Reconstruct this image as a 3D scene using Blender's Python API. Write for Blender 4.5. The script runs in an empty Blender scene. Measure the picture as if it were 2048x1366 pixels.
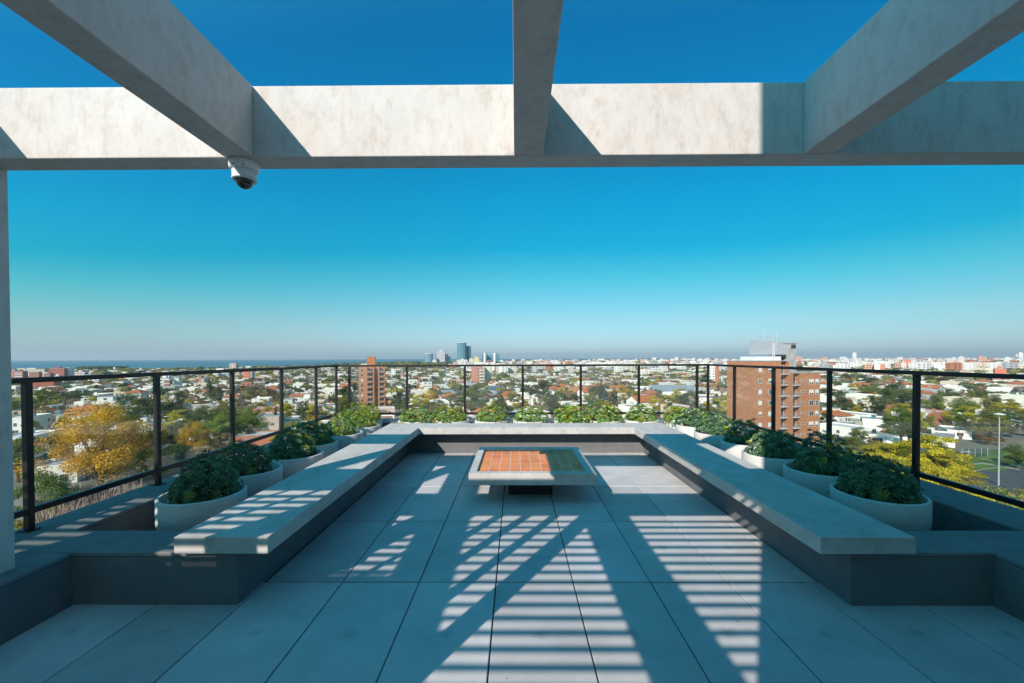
import bpy, math, random
import numpy as np
from math import sin, cos, pi, radians, sqrt, atan2, tan
from mathutils import Vector, Matrix

S = bpy.context.scene
COL = S.collection
random.seed(7)

# ------------------------------------------------------------------ camera
F, YAW, PIT, ROL, SX, SY, H = 832.09, .0067, -.0137, .0027, 2.15, 43.38, 1.748
def cam_axes():
    r = Vector((cos(YAW), sin(YAW), 0)); y = Vector((-sin(YAW), cos(YAW), 0)); z = Vector((0, 0, 1))
    d = cos(PIT)*y + sin(PIT)*z; u = -sin(PIT)*y + cos(PIT)*z
    return cos(ROL)*r - sin(ROL)*u, sin(ROL)*r + cos(ROL)*u, d
RX, UP, FW = cam_axes()
cd = bpy.data.cameras.new('camera'); cam = bpy.data.objects.new('camera', cd); COL.objects.link(cam)
cam.matrix_world = Matrix(((RX.x, UP.x, -FW.x, 0), (RX.y, UP.y, -FW.y, 0), (RX.z, UP.z, -FW.z, H), (0, 0, 0, 1)))
cd.sensor_width = 36; cd.lens = F/2048*36; cd.shift_x = -SX/2048; cd.shift_y = SY/2048
cd.clip_start = .05; cd.clip_end = 40000
S.camera = cam
def ray(px, py):                      # direction with unit Y through a photo pixel
    v = RX*((px-1024-SX)/F) + UP*((683+SY-py)/F) + FW
    return v/v.y
def at(px, py, Y):                    # the point at depth Y seen at a photo pixel
    return Vector((0, 0, H)) + ray(px, py)*Y
def proj(p):
    q = Vector(p) - Vector((0, 0, H)); d = q.dot(FW)
    if d < .01: return None
    return 1024+SX+F*q.dot(RX)/d, 683+SY-F*q.dot(UP)/d

# ------------------------------------------------------------------ light
KX, KZ = .6003, .7191                 # horizontal drift and drop of sunlight per metre towards +Y
sd = bpy.data.lights.new('sun', 'SUN'); sun = bpy.data.objects.new('sun', sd); COL.objects.link(sun)
L = Vector((KX, 1, -KZ)).normalized()
sun.rotation_euler = L.to_track_quat('-Z', 'Y').to_euler()
sd.energy = 4.3; sd.angle = radians(.36); sd.color = (1, .905, .81)
EL = math.asin(-L.z); AZ = atan2(-L.x, -L.y)
W = bpy.data.worlds.new('World'); S.world = W; W.use_nodes = True
nt = W.node_tree; nt.nodes.clear()
def N(nt, t, **k):
    n = nt.nodes.new(t)
    for a, b in k.items(): setattr(n, a, b)
    return n
sky = N(nt, 'ShaderNodeTexSky', sky_type='NISHITA', sun_disc=False, sun_elevation=EL, sun_rotation=AZ, air_density=1.0, dust_density=.6, ozone_density=1.5, altitude=50)
tc = N(nt, 'ShaderNodeTexCoord'); sp = N(nt, 'ShaderNodeSeparateXYZ'); rp = N(nt, 'ShaderNodeValToRGB')
mx = N(nt, 'ShaderNodeMix', data_type='RGBA', blend_type='MULTIPLY'); mx.inputs[0].default_value = 1
bg = N(nt, 'ShaderNodeBackground'); wo = N(nt, 'ShaderNodeOutputWorld')
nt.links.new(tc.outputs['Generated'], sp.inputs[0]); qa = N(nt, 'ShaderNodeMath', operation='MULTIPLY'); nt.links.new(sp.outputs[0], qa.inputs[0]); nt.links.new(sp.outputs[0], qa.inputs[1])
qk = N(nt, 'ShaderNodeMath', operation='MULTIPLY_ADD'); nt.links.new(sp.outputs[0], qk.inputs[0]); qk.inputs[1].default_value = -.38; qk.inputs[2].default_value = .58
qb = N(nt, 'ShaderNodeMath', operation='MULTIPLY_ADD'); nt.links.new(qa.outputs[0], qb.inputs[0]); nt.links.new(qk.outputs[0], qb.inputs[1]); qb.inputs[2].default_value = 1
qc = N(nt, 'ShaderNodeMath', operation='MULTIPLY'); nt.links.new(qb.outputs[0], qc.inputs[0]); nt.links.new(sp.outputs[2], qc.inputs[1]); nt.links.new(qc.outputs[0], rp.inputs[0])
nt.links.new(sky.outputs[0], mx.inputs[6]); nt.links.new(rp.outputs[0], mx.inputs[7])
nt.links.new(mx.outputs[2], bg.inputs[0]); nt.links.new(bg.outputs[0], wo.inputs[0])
SKYRAMP = [(0, (.35, .455, .70)), (.09, (.30, .49, .55)), (.183, (.115, .54, .535)), (.25, (.012, .52, .57)), (.354, (.0, .575, .68)), (.62, (.002, .53, .76)), (1, (.24, 1.28, 1.12))]  # last stop: overhead sky, out of view, brightened to lift shaded faces
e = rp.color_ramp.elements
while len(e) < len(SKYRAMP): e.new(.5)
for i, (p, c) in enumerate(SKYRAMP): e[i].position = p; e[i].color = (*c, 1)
ql = N(nt, 'ShaderNodeMapRange'); nt.links.new(sp.outputs[0], ql.inputs[0]); ql.inputs[1].default_value = 0; ql.inputs[2].default_value = .8; ql.inputs[3].default_value = .15; ql.inputs[4].default_value = .122; nt.links.new(ql.outputs[0], bg.inputs[1])
S.view_settings.view_transform = 'Standard'; S.view_settings.look = 'None'
S.view_settings.exposure = .55; S.view_settings.gamma = 1
S.render.engine = 'CYCLES'
S.cycles.use_denoising = True
S.cycles.max_bounces = 6; S.cycles.transparent_max_bounces = 24
S.cycles.diffuse_bounces = 4; S.cycles.volume_bounces = 0

# ------------------------------------------------------------------ materials
MATS = {}
def mat(name, col=(.5, .5, .5), rough=.85, noise=None, amp=.2, bump=0, bscale=None, metal=0, spec=.3, objcol=False, attr=None, detail=6, stretch=None, var=None):
    if name in MATS: return MATS[name]
    m = bpy.data.materials.new(name); m.use_nodes = True; t = m.node_tree; b = t.nodes['Principled BSDF']
    b.inputs['Roughness'].default_value = rough; b.inputs['Metallic'].default_value = metal; b.inputs['Specular IOR Level'].default_value = spec
    src = None
    if objcol:
        oi = N(t, 'ShaderNodeObjectInfo'); src = oi.outputs['Color']
    if attr:
        an = N(t, 'ShaderNodeAttribute', attribute_name=attr)
        if src is None: src = an.outputs['Color']
        else:
            q = N(t, 'ShaderNodeMix', data_type='RGBA', blend_type='MULTIPLY'); q.inputs[0].default_value = 1
            t.links.new(src, q.inputs[6]); t.links.new(an.outputs['Color'], q.inputs[7]); src = q.outputs[2]
    tcn = N(t, 'ShaderNodeTexCoord'); vec = tcn.outputs['Object']
    if stretch:
        mp = N(t, 'ShaderNodeMapping'); mp.inputs['Scale'].default_value = stretch; t.links.new(vec, mp.inputs[0]); vec = mp.outputs[0]
    if noise:
        n = N(t, 'ShaderNodeTexNoise'); n.inputs['Scale'].default_value = noise; n.inputs['Detail'].default_value = detail; n.inputs['Roughness'].default_value = .6
        t.links.new(vec, n.inputs['Vector'])
        mr = N(t, 'ShaderNodeMapRange'); mr.inputs[1].default_value = .28; mr.inputs[2].default_value = .72
        mr.inputs[3].default_value = 1-amp; mr.inputs[4].default_value = 1+amp
        t.links.new(n.outputs['Fac'], mr.inputs[0])
        q = N(t, 'ShaderNodeVectorMath', operation='SCALE')
        if src is not None: t.links.new(src, q.inputs[0])
        else: q.inputs[0].default_value = col
        t.links.new(mr.outputs[0], q.inputs['Scale']); src = q.outputs[0]
    if src is not None: t.links.new(src, b.inputs['Base Color'])
    else: b.inputs['Base Color'].default_value = (*col, 1)
    if bump:
        n2 = N(t, 'ShaderNodeTexNoise'); n2.inputs['Scale'].default_value = bscale or 60; n2.inputs['Detail'].default_value = 5
        t.links.new(tcn.outputs['Object'], n2.inputs['Vector'])
        bp = N(t, 'ShaderNodeBump'); bp.inputs['Strength'].default_value = bump; bp.inputs['Distance'].default_value = .01
        t.links.new(n2.outputs['Fac'], bp.inputs['Height']); t.links.new(bp.outputs[0], b.inputs['Normal'])
    MATS[name] = m
    return m

def concrete(name, base, dark=.62, blotch=.89, grain=1.0, warm=(.95, .88, .82), scale=1.0, streak=(1, 1, .25)):
    """cast concrete: broad blotches, warm stains, fine pores, small pits"""
    m = bpy.data.materials.new(name); m.use_nodes = True; t = m.node_tree; b = t.nodes['Principled BSDF']; lk = t.links.new
    b.inputs['Roughness'].default_value = .82; b.inputs['Specular IOR Level'].default_value = .25
    tcn = N(t, 'ShaderNodeTexCoord'); mp = N(t, 'ShaderNodeMapping'); mp.inputs['Scale'].default_value = streak; lk(tcn.outputs['Object'], mp.inputs[0])
    def noise(s, d, v, r=.6, dist=0):
        n = N(t, 'ShaderNodeTexNoise'); n.inputs['Scale'].default_value = s*scale; n.inputs['Detail'].default_value = d; n.inputs['Roughness'].default_value = r
        n.inputs['Distortion'].default_value = dist; lk(v, n.inputs['Vector']); return n.outputs['Fac']
    def ramp(f, a, c, lo, hi):
        r = N(t, 'ShaderNodeMapRange'); r.inputs[1].default_value = a; r.inputs[2].default_value = c; r.inputs[3].default_value = lo; r.inputs[4].default_value = hi
        lk(f, r.inputs[0]); return r.outputs[0]
    def mul(a, bb):
        q = N(t, 'ShaderNodeMath', operation='MULTIPLY'); lk(a, q.inputs[0]); lk(bb, q.inputs[1]); return q.outputs[0]
    o = tcn.outputs['Object']
    f1 = ramp(noise(grain*1.6, 7, mp.outputs[0], .72, 0), .35, .7, 1.02, blotch)
    f2 = ramp(noise(grain*8, 7, mp.outputs[0], .75), .5, .78, 1, dark+.14)
    f3 = ramp(noise(70, 3, o), .62, .78, 1, .78)
    f4 = ramp(noise(grain*3.3, 6, o, .75, .2), .55, .66, 1, .93)
    sc = N(t, 'ShaderNodeVectorMath', operation='SCALE'); lk(mul(mul(f1, f2), mul(f3, f4)), sc.inputs['Scale'])
    cr = N(t, 'ShaderNodeMix', data_type='RGBA'); cr.inputs[6].default_value = (*base, 1); cr.inputs[7].default_value = (base[0]*warm[0], base[1]*warm[1], base[2]*warm[2], 1)
    lk(ramp(noise(grain*4, 6, mp.outputs[0], .75, .1), .48, .7, 0, 1), cr.inputs[0]); lk(cr.outputs[2], sc.inputs[0]); lk(sc.outputs[0], b.inputs['Base Color'])
    bp = N(t, 'ShaderNodeBump'); bp.inputs['Strength'].default_value = .18; bp.inputs['Distance'].default_value = .004
    lk(mul(ramp(noise(60, 5, o), .3, .7, 0, 1), f3), bp.inputs['Height']); lk(bp.outputs[0], b.inputs['Normal'])
    MATS[name] = m; return m

mat('paint_white', (.75, .75, .73), .8)
concrete('beam_concrete', (.60, .57, .545), dark=.66, blotch=.88, grain=2.3, streak=(1, 1, .5), warm=(.97, .88, .82))
concrete('slab_concrete', (.54, .515, .49), dark=.62, blotch=.76, streak=(1, .5, 1))
concrete('pot_concrete', (.60, .58, .55), dark=.72, streak=(1, 1, 1.5), scale=1.5)
mat('stucco', (.150, .153, .157), .9, noise=5, amp=.12, bump=.5, bscale=160)
mat('coping', (.20, .205, .205), .9, noise=4, amp=.15, bump=.6, bscale=180)
mat('railing_metal', (.018, .016, .017), .42, noise=12, amp=.15, metal=.35, spec=.5)
mat('soil', (.03, .022, .015), 1, noise=30, amp=.6, bump=1, bscale=60)
mat('camera_plastic', (.72, .72, .72), .35, spec=.5)
mat('camera_dark', (.01, .01, .012), .05, spec=1)
mat('slat_wood', (.16, .10, .06), .7, noise=6, amp=.3)
mat('table_base', (.03, .03, .032), .8)
mat('stem', (.09, .07, .04), .9)
mat('grout', (.62, .58, .54), .9)

def tile_mat():
    m = bpy.data.materials.new('paver'); m.use_nodes = True; t = m.node_tree; b = t.nodes['Principled BSDF']; lk = t.links.new
    b.inputs['Roughness'].default_value = .75; b.inputs['Specular IOR Level'].default_value = .3
    uv = N(t, 'ShaderNodeUVMap', uv_map='tile'); tcn = N(t, 'ShaderNodeTexCoord'); an = N(t, 'ShaderNodeAttribute', attribute_name='col')
    # smudge in the middle of each paver where the lifting tool gripped it
    sub = N(t, 'ShaderNodeVectorMath', operation='SUBTRACT'); lk(uv.outputs[0], sub.inputs[0]); sub.inputs[1].default_value = (.5, .5, 0)
    n0 = N(t, 'ShaderNodeTexNoise'); n0.inputs['Scale'].default_value = 7; n0.inputs['Detail'].default_value = 4; lk(tcn.outputs['Object'], n0.inputs['Vector'])
    n0v = N(t, 'ShaderNodeVectorMath', operation='MULTIPLY_ADD'); lk(n0.outputs['Color'], n0v.inputs[0]); n0v.inputs[1].default_value = (.12, .12, 0); lk(sub.outputs[0], n0v.inputs[2])
    off = N(t, 'ShaderNodeVectorMath', operation='SUBTRACT'); lk(n0v.outputs[0], off.inputs[0]); off.inputs[1].default_value = (.06, .06, 0)
    mp = N(t, 'ShaderNodeVectorMath', operation='MULTIPLY'); lk(off.outputs[0], mp.inputs[0]); mp.inputs[1].default_value = (.6, 1.2, 0)
    ln = N(t, 'ShaderNodeVectorMath', operation='LENGTH'); lk(mp.outputs[0], ln.inputs[0])
    r1 = N(t, 'ShaderNodeMapRange'); r1.inputs[1].default_value = .015; r1.inputs[2].default_value = .06; r1.inputs[3].default_value = .80; r1.inputs[4].default_value = 1; lk(ln.outputs['Value'], r1.inputs[0])
    n1 = N(t, 'ShaderNodeTexNoise'); n1.inputs['Scale'].default_value = 2.2; n1.inputs['Detail'].default_value = 7; n1.inputs['Roughness'].default_value = .65; lk(tcn.outputs['Object'], n1.inputs['Vector'])
    r2 = N(t, 'ShaderNodeMapRange'); r2.inputs[1].default_value = .3; r2.inputs[2].default_value = .75; r2.inputs[3].default_value = 1.07; r2.inputs[4].default_value = .80; lk(n1.outputs['Fac'], r2.inputs[0])
    n2 = N(t, 'ShaderNodeTexNoise'); n2.inputs['Scale'].default_value = 120; n2.inputs['Detail'].default_value = 3; lk(tcn.outputs['Object'], n2.inputs['Vector'])
    r3 = N(t, 'ShaderNodeMapRange'); r3.inputs[1].default_value = .3; r3.inputs[2].default_value = .7; r3.inputs[3].default_value = .94; r3.inputs[4].default_value = 1.05; lk(n2.outputs['Fac'], r3.inputs[0])
    n3 = N(t, 'ShaderNodeTexNoise'); n3.inputs['Scale'].default_value = 14; n3.inputs['Detail'].default_value = 2; lk(tcn.outputs['Object'], n3.inputs['Vector'])
    r4 = N(t, 'ShaderNodeMapRange'); r4.inputs[1].default_value = .74; r4.inputs[2].default_value = .78; r4.inputs[3].default_value = 1; r4.inputs[4].default_value = .6; lk(n3.outputs['Fac'], r4.inputs[0])
    a = None
    for r in (r1, r2, r3, r4):
        if a is None: a = r.outputs[0]; continue
        q = N(t, 'ShaderNodeMath', operation='MULTIPLY'); lk(a, q.inputs[0]); lk(r.outputs[0], q.inputs[1]); a = q.outputs[0]
    sc = N(t, 'ShaderNodeVectorMath', operation='SCALE'); lk(an.outputs['Color'], sc.inputs[0]); lk(a, sc.inputs['Scale']); lk(sc.outputs[0], b.inputs['Base Color'])
    bp = N(t, 'ShaderNodeBump'); bp.inputs['Strength'].default_value = .2; bp.inputs['Distance'].default_value = .003; lk(n2.outputs['Fac'], bp.inputs['Height']); lk(bp.outputs[0], b.inputs['Normal'])
    MATS['paver'] = m
tile_mat()
mat('joint_dark', (.02, .02, .02), 1)

def glass_mat():
    m = bpy.data.materials.new('clear_glass'); m.use_nodes = True; t = m.node_tree; t.nodes.clear(); lk = t.links.new
    o = N(t, 'ShaderNodeOutputMaterial'); mix = N(t, 'ShaderNodeMixShader'); tr = N(t, 'ShaderNodeBsdfTransparent'); gl = N(t, 'ShaderNodeBsdfGlossy'); lw = N(t, 'ShaderNodeLayerWeight'); lw.inputs[0].default_value = .5; fr = N(t, 'ShaderNodeMath', operation='POWER'); fr.inputs[1].default_value = 4.5; lk(lw.outputs['Facing'], fr.inputs[0])
    fr2 = N(t, 'ShaderNodeMath', operation='MULTIPLY_ADD'); fr2.inputs[1].default_value = .55; fr2.inputs[2].default_value = .045; lk(fr.outputs[0], fr2.inputs[0]); fr2.use_clamp = True
    tr.inputs[0].default_value = (.95, .97, .96, 1); gl.inputs['Roughness'].default_value = .01
    df = N(t, 'ShaderNodeBsdfDiffuse'); df.inputs[0].default_value = (.8, .8, .8, 1); m2 = N(t, 'ShaderNodeMixShader')
    n = N(t, 'ShaderNodeTexNoise'); n.inputs['Scale'].default_value = 1.5; n.inputs['Detail'].default_value = 6; tcn = N(t, 'ShaderNodeTexCoord'); lk(tcn.outputs['Object'], n.inputs['Vector'])
    r = N(t, 'ShaderNodeMapRange'); r.inputs[1].default_value = .45; r.inputs[2].default_value = .8; r.inputs[3].default_value = .012; r.inputs[4].default_value = .05; lk(n.outputs['Fac'], r.inputs[0])
    lk(r.outputs[0], m2.inputs[0]); lk(fr2.outputs[0], mix.inputs[0]); lk(tr.outputs[0], mix.inputs[1]); lk(gl.outputs[0], mix.inputs[2])
    lk(mix.outputs[0], m2.inputs[1]); lk(df.outputs[0], m2.inputs[2]); lk(m2.outputs[0], o.inputs[0]); MATS['clear_glass'] = m
glass_mat()

def leaf_mat(name, trans=.35, objcol=False, rough=.45, spec=.4):
    m = bpy.data.materials.new(name); m.use_nodes = True; t = m.node_tree; b = t.nodes['Principled BSDF']; lk = t.links.new
    an = N(t, 'ShaderNodeAttribute', attribute_name='col'); src = an.outputs['Color']
    if objcol:
        oi = N(t, 'ShaderNodeObjectInfo'); q = N(t, 'ShaderNodeMix', data_type='RGBA', blend_type='MULTIPLY'); q.inputs[0].default_value = 1
        lk(src, q.inputs[6]); lk(oi.outputs['Color'], q.inputs[7]); src = q.outputs[2]
    b.inputs['Roughness'].default_value = rough; b.inputs['Specular IOR Level'].default_value = spec; lk(src, b.inputs['Base Color'])
    tr = N(t, 'ShaderNodeBsdfTranslucent'); lk(src, tr.inputs[0]); mx = N(t, 'ShaderNodeMixShader'); mx.inputs[0].default_value = trans
    lk(b.outputs[0], mx.inputs[1]); lk(tr.outputs[0], mx.inputs[2]); lk(mx.outputs[0], t.nodes['Material Output'].inputs[0]); MATS[name] = m
leaf_mat('shrub_leaf', .25, rough=.33, spec=.8); leaf_mat('tree_leaf', .3, objcol=True, rough=.7, spec=.15)
mat('bark', (.10, .075, .055), .95, noise=3, amp=.3)
mat('house_wall', rough=.9, objcol=True, noise=.9, amp=.09)
mat('flat_roof', rough=.9, objcol=True, noise=.5, amp=.22)
mat('roof_grey', (.34, .33, .32), .9, noise=.5, amp=.3)
mat('roof_tile', (.42, .13, .055), .85, noise=1.5, amp=.35)
mat('roof_metal', (.38, .40, .42), .5, noise=.3, amp=.2, metal=.2)
mat('window_dark', (.035, .045, .055), .12, spec=.9, noise=.6, amp=.5)
mat('frame_white', (.65, .65, .63), .6)
mat('door_brown', (.13, .07, .04), .6)
mat('tank_black', (.015, .015, .017), .5)
mat('tank_blue', (.03, .16, .22), .5)
mat('tank_white', (.6, .6, .58), .6)
mat('brick_red', (.43, .18, .09), .9, noise=1.6, amp=.3, stretch=(.7, .7, 4), detail=9)
mat('rail_grey', (.35, .36, .37), .5)
mat('pole_metal', (.50, .52, .53), .4, metal=.3)
mat('asphalt', (.085, .085, .09), .9, noise=.6, amp=.25)
mat('pavement', (.32, .30, .28), .9, noise=.8, amp=.2)
mat('lawn', (.10, .15, .025), 1, noise=.35, amp=.45)
mat('paint_white', (.75, .75, .73), .8)
mat('car_paint', rough=.3, objcol=True, spec=.6)
mat('tyre', (.02, .02, .02), .8)
mat('dry_grass', rough=.95, attr='col')
mat('stuff_wall', rough=.9, attr='col')
mat('sheet_metal', (.36, .37, .40), .5, noise=1.2, amp=.12)

def facade(name, dx, dz, wcol, fw=.5, fh=.45, z0=0.):
    """painted far facades: rows of windows over an object coloured wall"""
    m = bpy.data.materials.new(name); m.use_nodes = True; t = m.node_tree; b = t.nodes['Principled BSDF']; lk = t.links.new
    tcn = N(t, 'ShaderNodeTexCoord'); s = N(t, 'ShaderNodeSeparateXYZ'); lk(tcn.outputs['Object'], s.inputs[0])
    geo = N(t, 'ShaderNodeNewGeometry')
    def M_(op, a, b2):
        q = N(t, 'ShaderNodeMath', operation=op)
        for i, v in enumerate((a, b2)):
            if v is None: continue
            if isinstance(v, (int, float)): q.inputs[i].default_value = v
            else: lk(v, q.inputs[i])
        return q.outputs[0]
    xy = M_('ADD', s.outputs[0], s.outputs[1])
    fx = M_('FRACT', M_('DIVIDE', xy, dx), None); fz = M_('FRACT', M_('DIVIDE', s.outputs[2], dz), None)
    wx = M_('LESS_THAN', M_('ABSOLUTE', M_('SUBTRACT', fx, .5), None), fw/2); wz = M_('LESS_THAN', M_('ABSOLUTE', M_('SUBTRACT', fz, .5), None), fh/2)
    ns = N(t, 'ShaderNodeSeparateXYZ'); lk(tcn.outputs['Normal'], ns.inputs[0]); side = M_('LESS_THAN', M_('ABSOLUTE', ns.outputs[2], None), .5)
    k = M_('MULTIPLY', M_('MULTIPLY', wx, wz), side)
    oi = N(t, 'ShaderNodeObjectInfo'); mx = N(t, 'ShaderNodeMix', data_type='RGBA'); lk(k, mx.inputs[0]); lk(oi.outputs['Color'], mx.inputs[6]); mx.inputs[7].default_value = (*wcol, 1)
    lk(mx.outputs[2], b.inputs['Base Color']); b.inputs['Roughness'].default_value = .7; MATS[name] = m
facade('facade_windows', 3.4, 2.9, (.10, .12, .14), .5, .42)
facade('facade_bands', 40, 2.9, (.16, .17, .18), .98, .42)
facade('facade_glass', 3.2, 3.9, (.05, .15, .19), .9, .75)

# ------------------------------------------------------------------ mesh helpers
class MB:
    def __init__(s): s.v = []; s.f = []; s.m = []
    def add(s, vs, fs, mi=0):
        o = len(s.v); s.v += [tuple(v) for v in vs]; s.f += [tuple(i+o for i in f) for f in fs]; s.m += [mi]*len(fs); return s
    def box(s, x0, x1, y0, y1, z0, z1, mi=0):
        return s.add([(x0, y0, z0), (x1, y0, z0), (x1, y1, z0), (x0, y1, z0), (x0, y0, z1), (x1, y0, z1), (x1, y1, z1), (x0, y1, z1)],
              [(0, 3, 2, 1), (4, 5, 6, 7), (0, 1, 5, 4), (1, 2, 6, 5), (2, 3, 7, 6), (3, 0, 4, 7)], mi)
    def lathe(s, prof, n=32, c=(0, 0, 0), mi=0, cap0=True, cap1=True, sx=1, sy=1):
        o = []; k = len(prof)
        for i in range(n):
            a = 2*pi*i/n
            for r, z in prof: o.append((c[0]+r*cos(a)*sx, c[1]+r*sin(a)*sy, c[2]+z))
        fs = [(i*k+j, (i+1) % n*k+j, (i+1) % n*k+j+1, i*k+j+1) for i in range(n) for j in range(k-1)]
        if cap0: fs.append(tuple(i*k for i in range(n))[::-1])
        if cap1: fs.append(tuple(i*k+k-1 for i in range(n)))
        return s.add(o, fs, mi)
    def tube(s, pts, rad, n=6, mi=0):
        pts = [Vector(p) for p in pts]; vs = []
        for i, p in enumerate(pts):
            d = (pts[min(i+1, len(pts)-1)]-pts[max(i-1, 0)]).normalized(); a = d.orthogonal().normalized(); b = d.cross(a)
            r = rad[i] if hasattr(rad, '__len__') else rad
            vs += [p+(a*cos(2*pi*j/n)+b*sin(2*pi*j/n))*r for j in range(n)]
        k = len(pts); fs = [(i*n+j, i*n+(j+1) % n, (i+1)*n+(j+1) % n, (i+1)*n+j) for i in range(k-1) for j in range(n)]
        fs += [tuple(range(n))[::-1], tuple((k-1)*n+j for j in range(n))]
        return s.add(vs, fs, mi)
    def mesh(s, name, mats, smooth=False):
        me = bpy.data.meshes.new(name); me.from_pydata(s.v, [], s.f)
        for m in (mats if isinstance(mats, (list, tuple)) else [mats]): me.materials.append(MATS[m])
        if any(s.m): me.polygons.foreach_set('material_index', s.m)
        if smooth: me.polygons.foreach_set('use_smooth', [True]*len(s.f))
        me.update(); return me
    def build(s, name, mats, parent=None, loc=None, smooth=False, bevel=0):
        return link(name, s.mesh(name, mats, smooth), parent, loc, bevel)
def link(name, me, parent=None, loc=None, bevel=0):
    o = bpy.data.objects.new(name, me); COL.objects.link(o)
    if parent: o.parent = parent
    if loc is not None: o.location = loc
    if bevel:
        b = o.modifiers.new('bevel', 'BEVEL'); b.width = bevel; b.segments = 2; b.limit_method = 'ANGLE'
    return o
def tag(o, label, cat, group=None, kind=None):
    o['label'] = label; o['category'] = cat
    if group: o['group'] = group
    if kind: o['kind'] = kind
    return o
def struct(o): o['kind'] = 'structure'; return o
def thing(name, label, cat, loc=(0, 0, 0), rz=0, group=None):
    o = bpy.data.objects.new(name, None); COL.objects.link(o); o.location = loc; o.rotation_euler = (0, 0, rz); o.empty_display_size = .2
    return tag(o, label, cat, group)
def qmesh(name, V, Fq, colors, matname):
    """mesh from arrays: V (n,3), quads (m,4), one colour per quad"""
    me = bpy.data.meshes.new(name); nv, nf = len(V), len(Fq)
    me.vertices.add(nv); me.vertices.foreach_set('co', np.asarray(V, np.float32).ravel())
    me.loops.add(nf*4); me.loops.foreach_set('vertex_index', np.asarray(Fq, np.int32).ravel())
    me.polygons.add(nf); me.polygons.foreach_set('loop_start', np.arange(0, nf*4, 4, dtype=np.int32))
    try: me.polygons.foreach_set('loop_total', np.full(nf, 4, np.int32))
    except Exception: pass
    me.update(calc_edges=True)
    a = me.color_attributes.new('col', 'FLOAT_COLOR', 'CORNER')
    c = np.ones((nf, 4, 4), np.float32); c[:, :, :3] = np.asarray(colors, np.float32)[:, None, :]
    a.data.foreach_set('color', c.ravel())
    me.shade_flat(); me.materials.append(MATS[matname]); return me
ORD = ['first', 'second', 'third', 'fourth', 'fifth', 'sixth', 'seventh', 'eighth', 'ninth', 'tenth', 'eleventh', 'twelfth', 'thirteenth', 'fourteenth', 'fifteenth', 'sixteenth',
       'seventeenth', 'eighteenth', 'nineteenth', 'twentieth']
def ordn(i):
    if i < 20: return ORD[i]
    return ['', '', 'twenty', 'thirty', 'forty', 'fifty', 'sixty', 'seventy', 'eighty', 'ninety'][(i+1)//10] + '-' + ORD[i % 10] if (i+1) % 10 else ['', '', 'twentieth', 'thirtieth', 'fortieth', 'fiftieth', 'sixtieth', 'seventieth'][(i+1)//10]

# ================================================================== TERRACE
JX, JY = -.158, 3.2177
# pavers
def pavers():
    rng = random.Random(3); V = []; Fq = []; C = []; UV = []
    def tile(x0, x1, y0, y1):
        g = .0045; x0 += g; x1 -= g; y0 += g*1.7; y1 -= g*1.7
        dz = rng.uniform(-.0012, .0012); b = .004; o = len(V)
        zz = [(x0, y0, -.03), (x1, y0, -.03), (x1, y1, -.03), (x0, y1, -.03), (x0, y0, dz-b), (x1, y0, dz-b), (x1, y1, dz-b), (x0, y1, dz-b),
              (x0+b, y0+b, dz), (x1-b, y0+b, dz), (x1-b, y1-b, dz), (x0+b, y1-b, dz)]
        V.extend(zz)
        c = rng.uniform(.43, .545); col = (c*rng.uniform(.985, 1.01), c*.965, c*rng.uniform(.96, .985))
        for f in [(0, 1, 5, 4), (1, 2, 6, 5), (2, 3, 7, 6), (3, 0, 4, 7), (4, 5, 9, 8), (5, 6, 10, 9), (6, 7, 11, 10), (7, 4, 8, 11), (8, 9, 10, 11)]:
            Fq.append([i+o for i in f]); C.append(col)
            for i in f:
                p = zz[i]; UV.append(((p[0]-x0)/(x1-x0), (p[1]-y0)/(y1-y0)))
    xs = [-3.155]+[JX+.6*k for k in range(-4, 6)]+[3.344]
    ys = [-3.0]+[JY+1.2*k for k in range(-4, 4)]+[7.62]
    for i in range(len(xs)-1):
        for j in range(len(ys)-1):
            x0, x1, y0, y1 = xs[i], xs[i+1], ys[j], ys[j+1]
            if y0 > 2.5 and (x1 < -1.98 or x0 > 2.34): continue
            if y0 > 2.9: x0 = max(x0, -1.976); x1 = min(x1, 2.34)
            if x1-x0 < .03: continue
            tile(x0, x1, y0, y1)
    me = qmesh('terrace_floor', V, Fq, C, 'paver'); u = me.uv_layers.new(name='tile'); u.data.foreach_set('uv', np.array(UV, np.float32).ravel())
    struct(link('terrace_floor', me))
    struct(MB().box(-3.6, 4.1, -3, 9.0, -.10, -.02).build('terrace_subfloor', 'joint_dark'))
pavers()

# low walls
PLX, PRX, PFY, PBY = -1.9792, 2.3435, 2.9106, 7.6178
ZW = .3723
w = thing('parapet_wall', 'dark grey stucco parapet and planter wall running round the edge of the terrace', 'wall')
def wallbox(x0, x1, y0, y1, z0=-.03, name='wall_section'):
    MB().box(x0, x1, y0, y1, z0, ZW-.03).build(name, 'stucco', w)
    MB().box(x0-.0, x1+.0, y0-.0, y1+.0, ZW-.027, ZW).build('coping', 'coping', w, bevel=.004)
# side walls by the camera, cross walls, outer parapets, back parapet
wallbox(-4.02, -3.1534, -3.0, 2.9106); wallbox(3.3431, 4.53, -3.0, 2.9106)
wallbox(-4.02, PLX-.001, 2.9126, 3.2919); wallbox(PRX+.001, 4.53, 2.9126, 3.2919)
wallbox(-4.02, -3.5503, 3.2939, 9.42); wallbox(3.9966, 4.53, 3.2939, 9.42)
wallbox(-3.5483, 3.9946, 8.85, 9.42)

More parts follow.
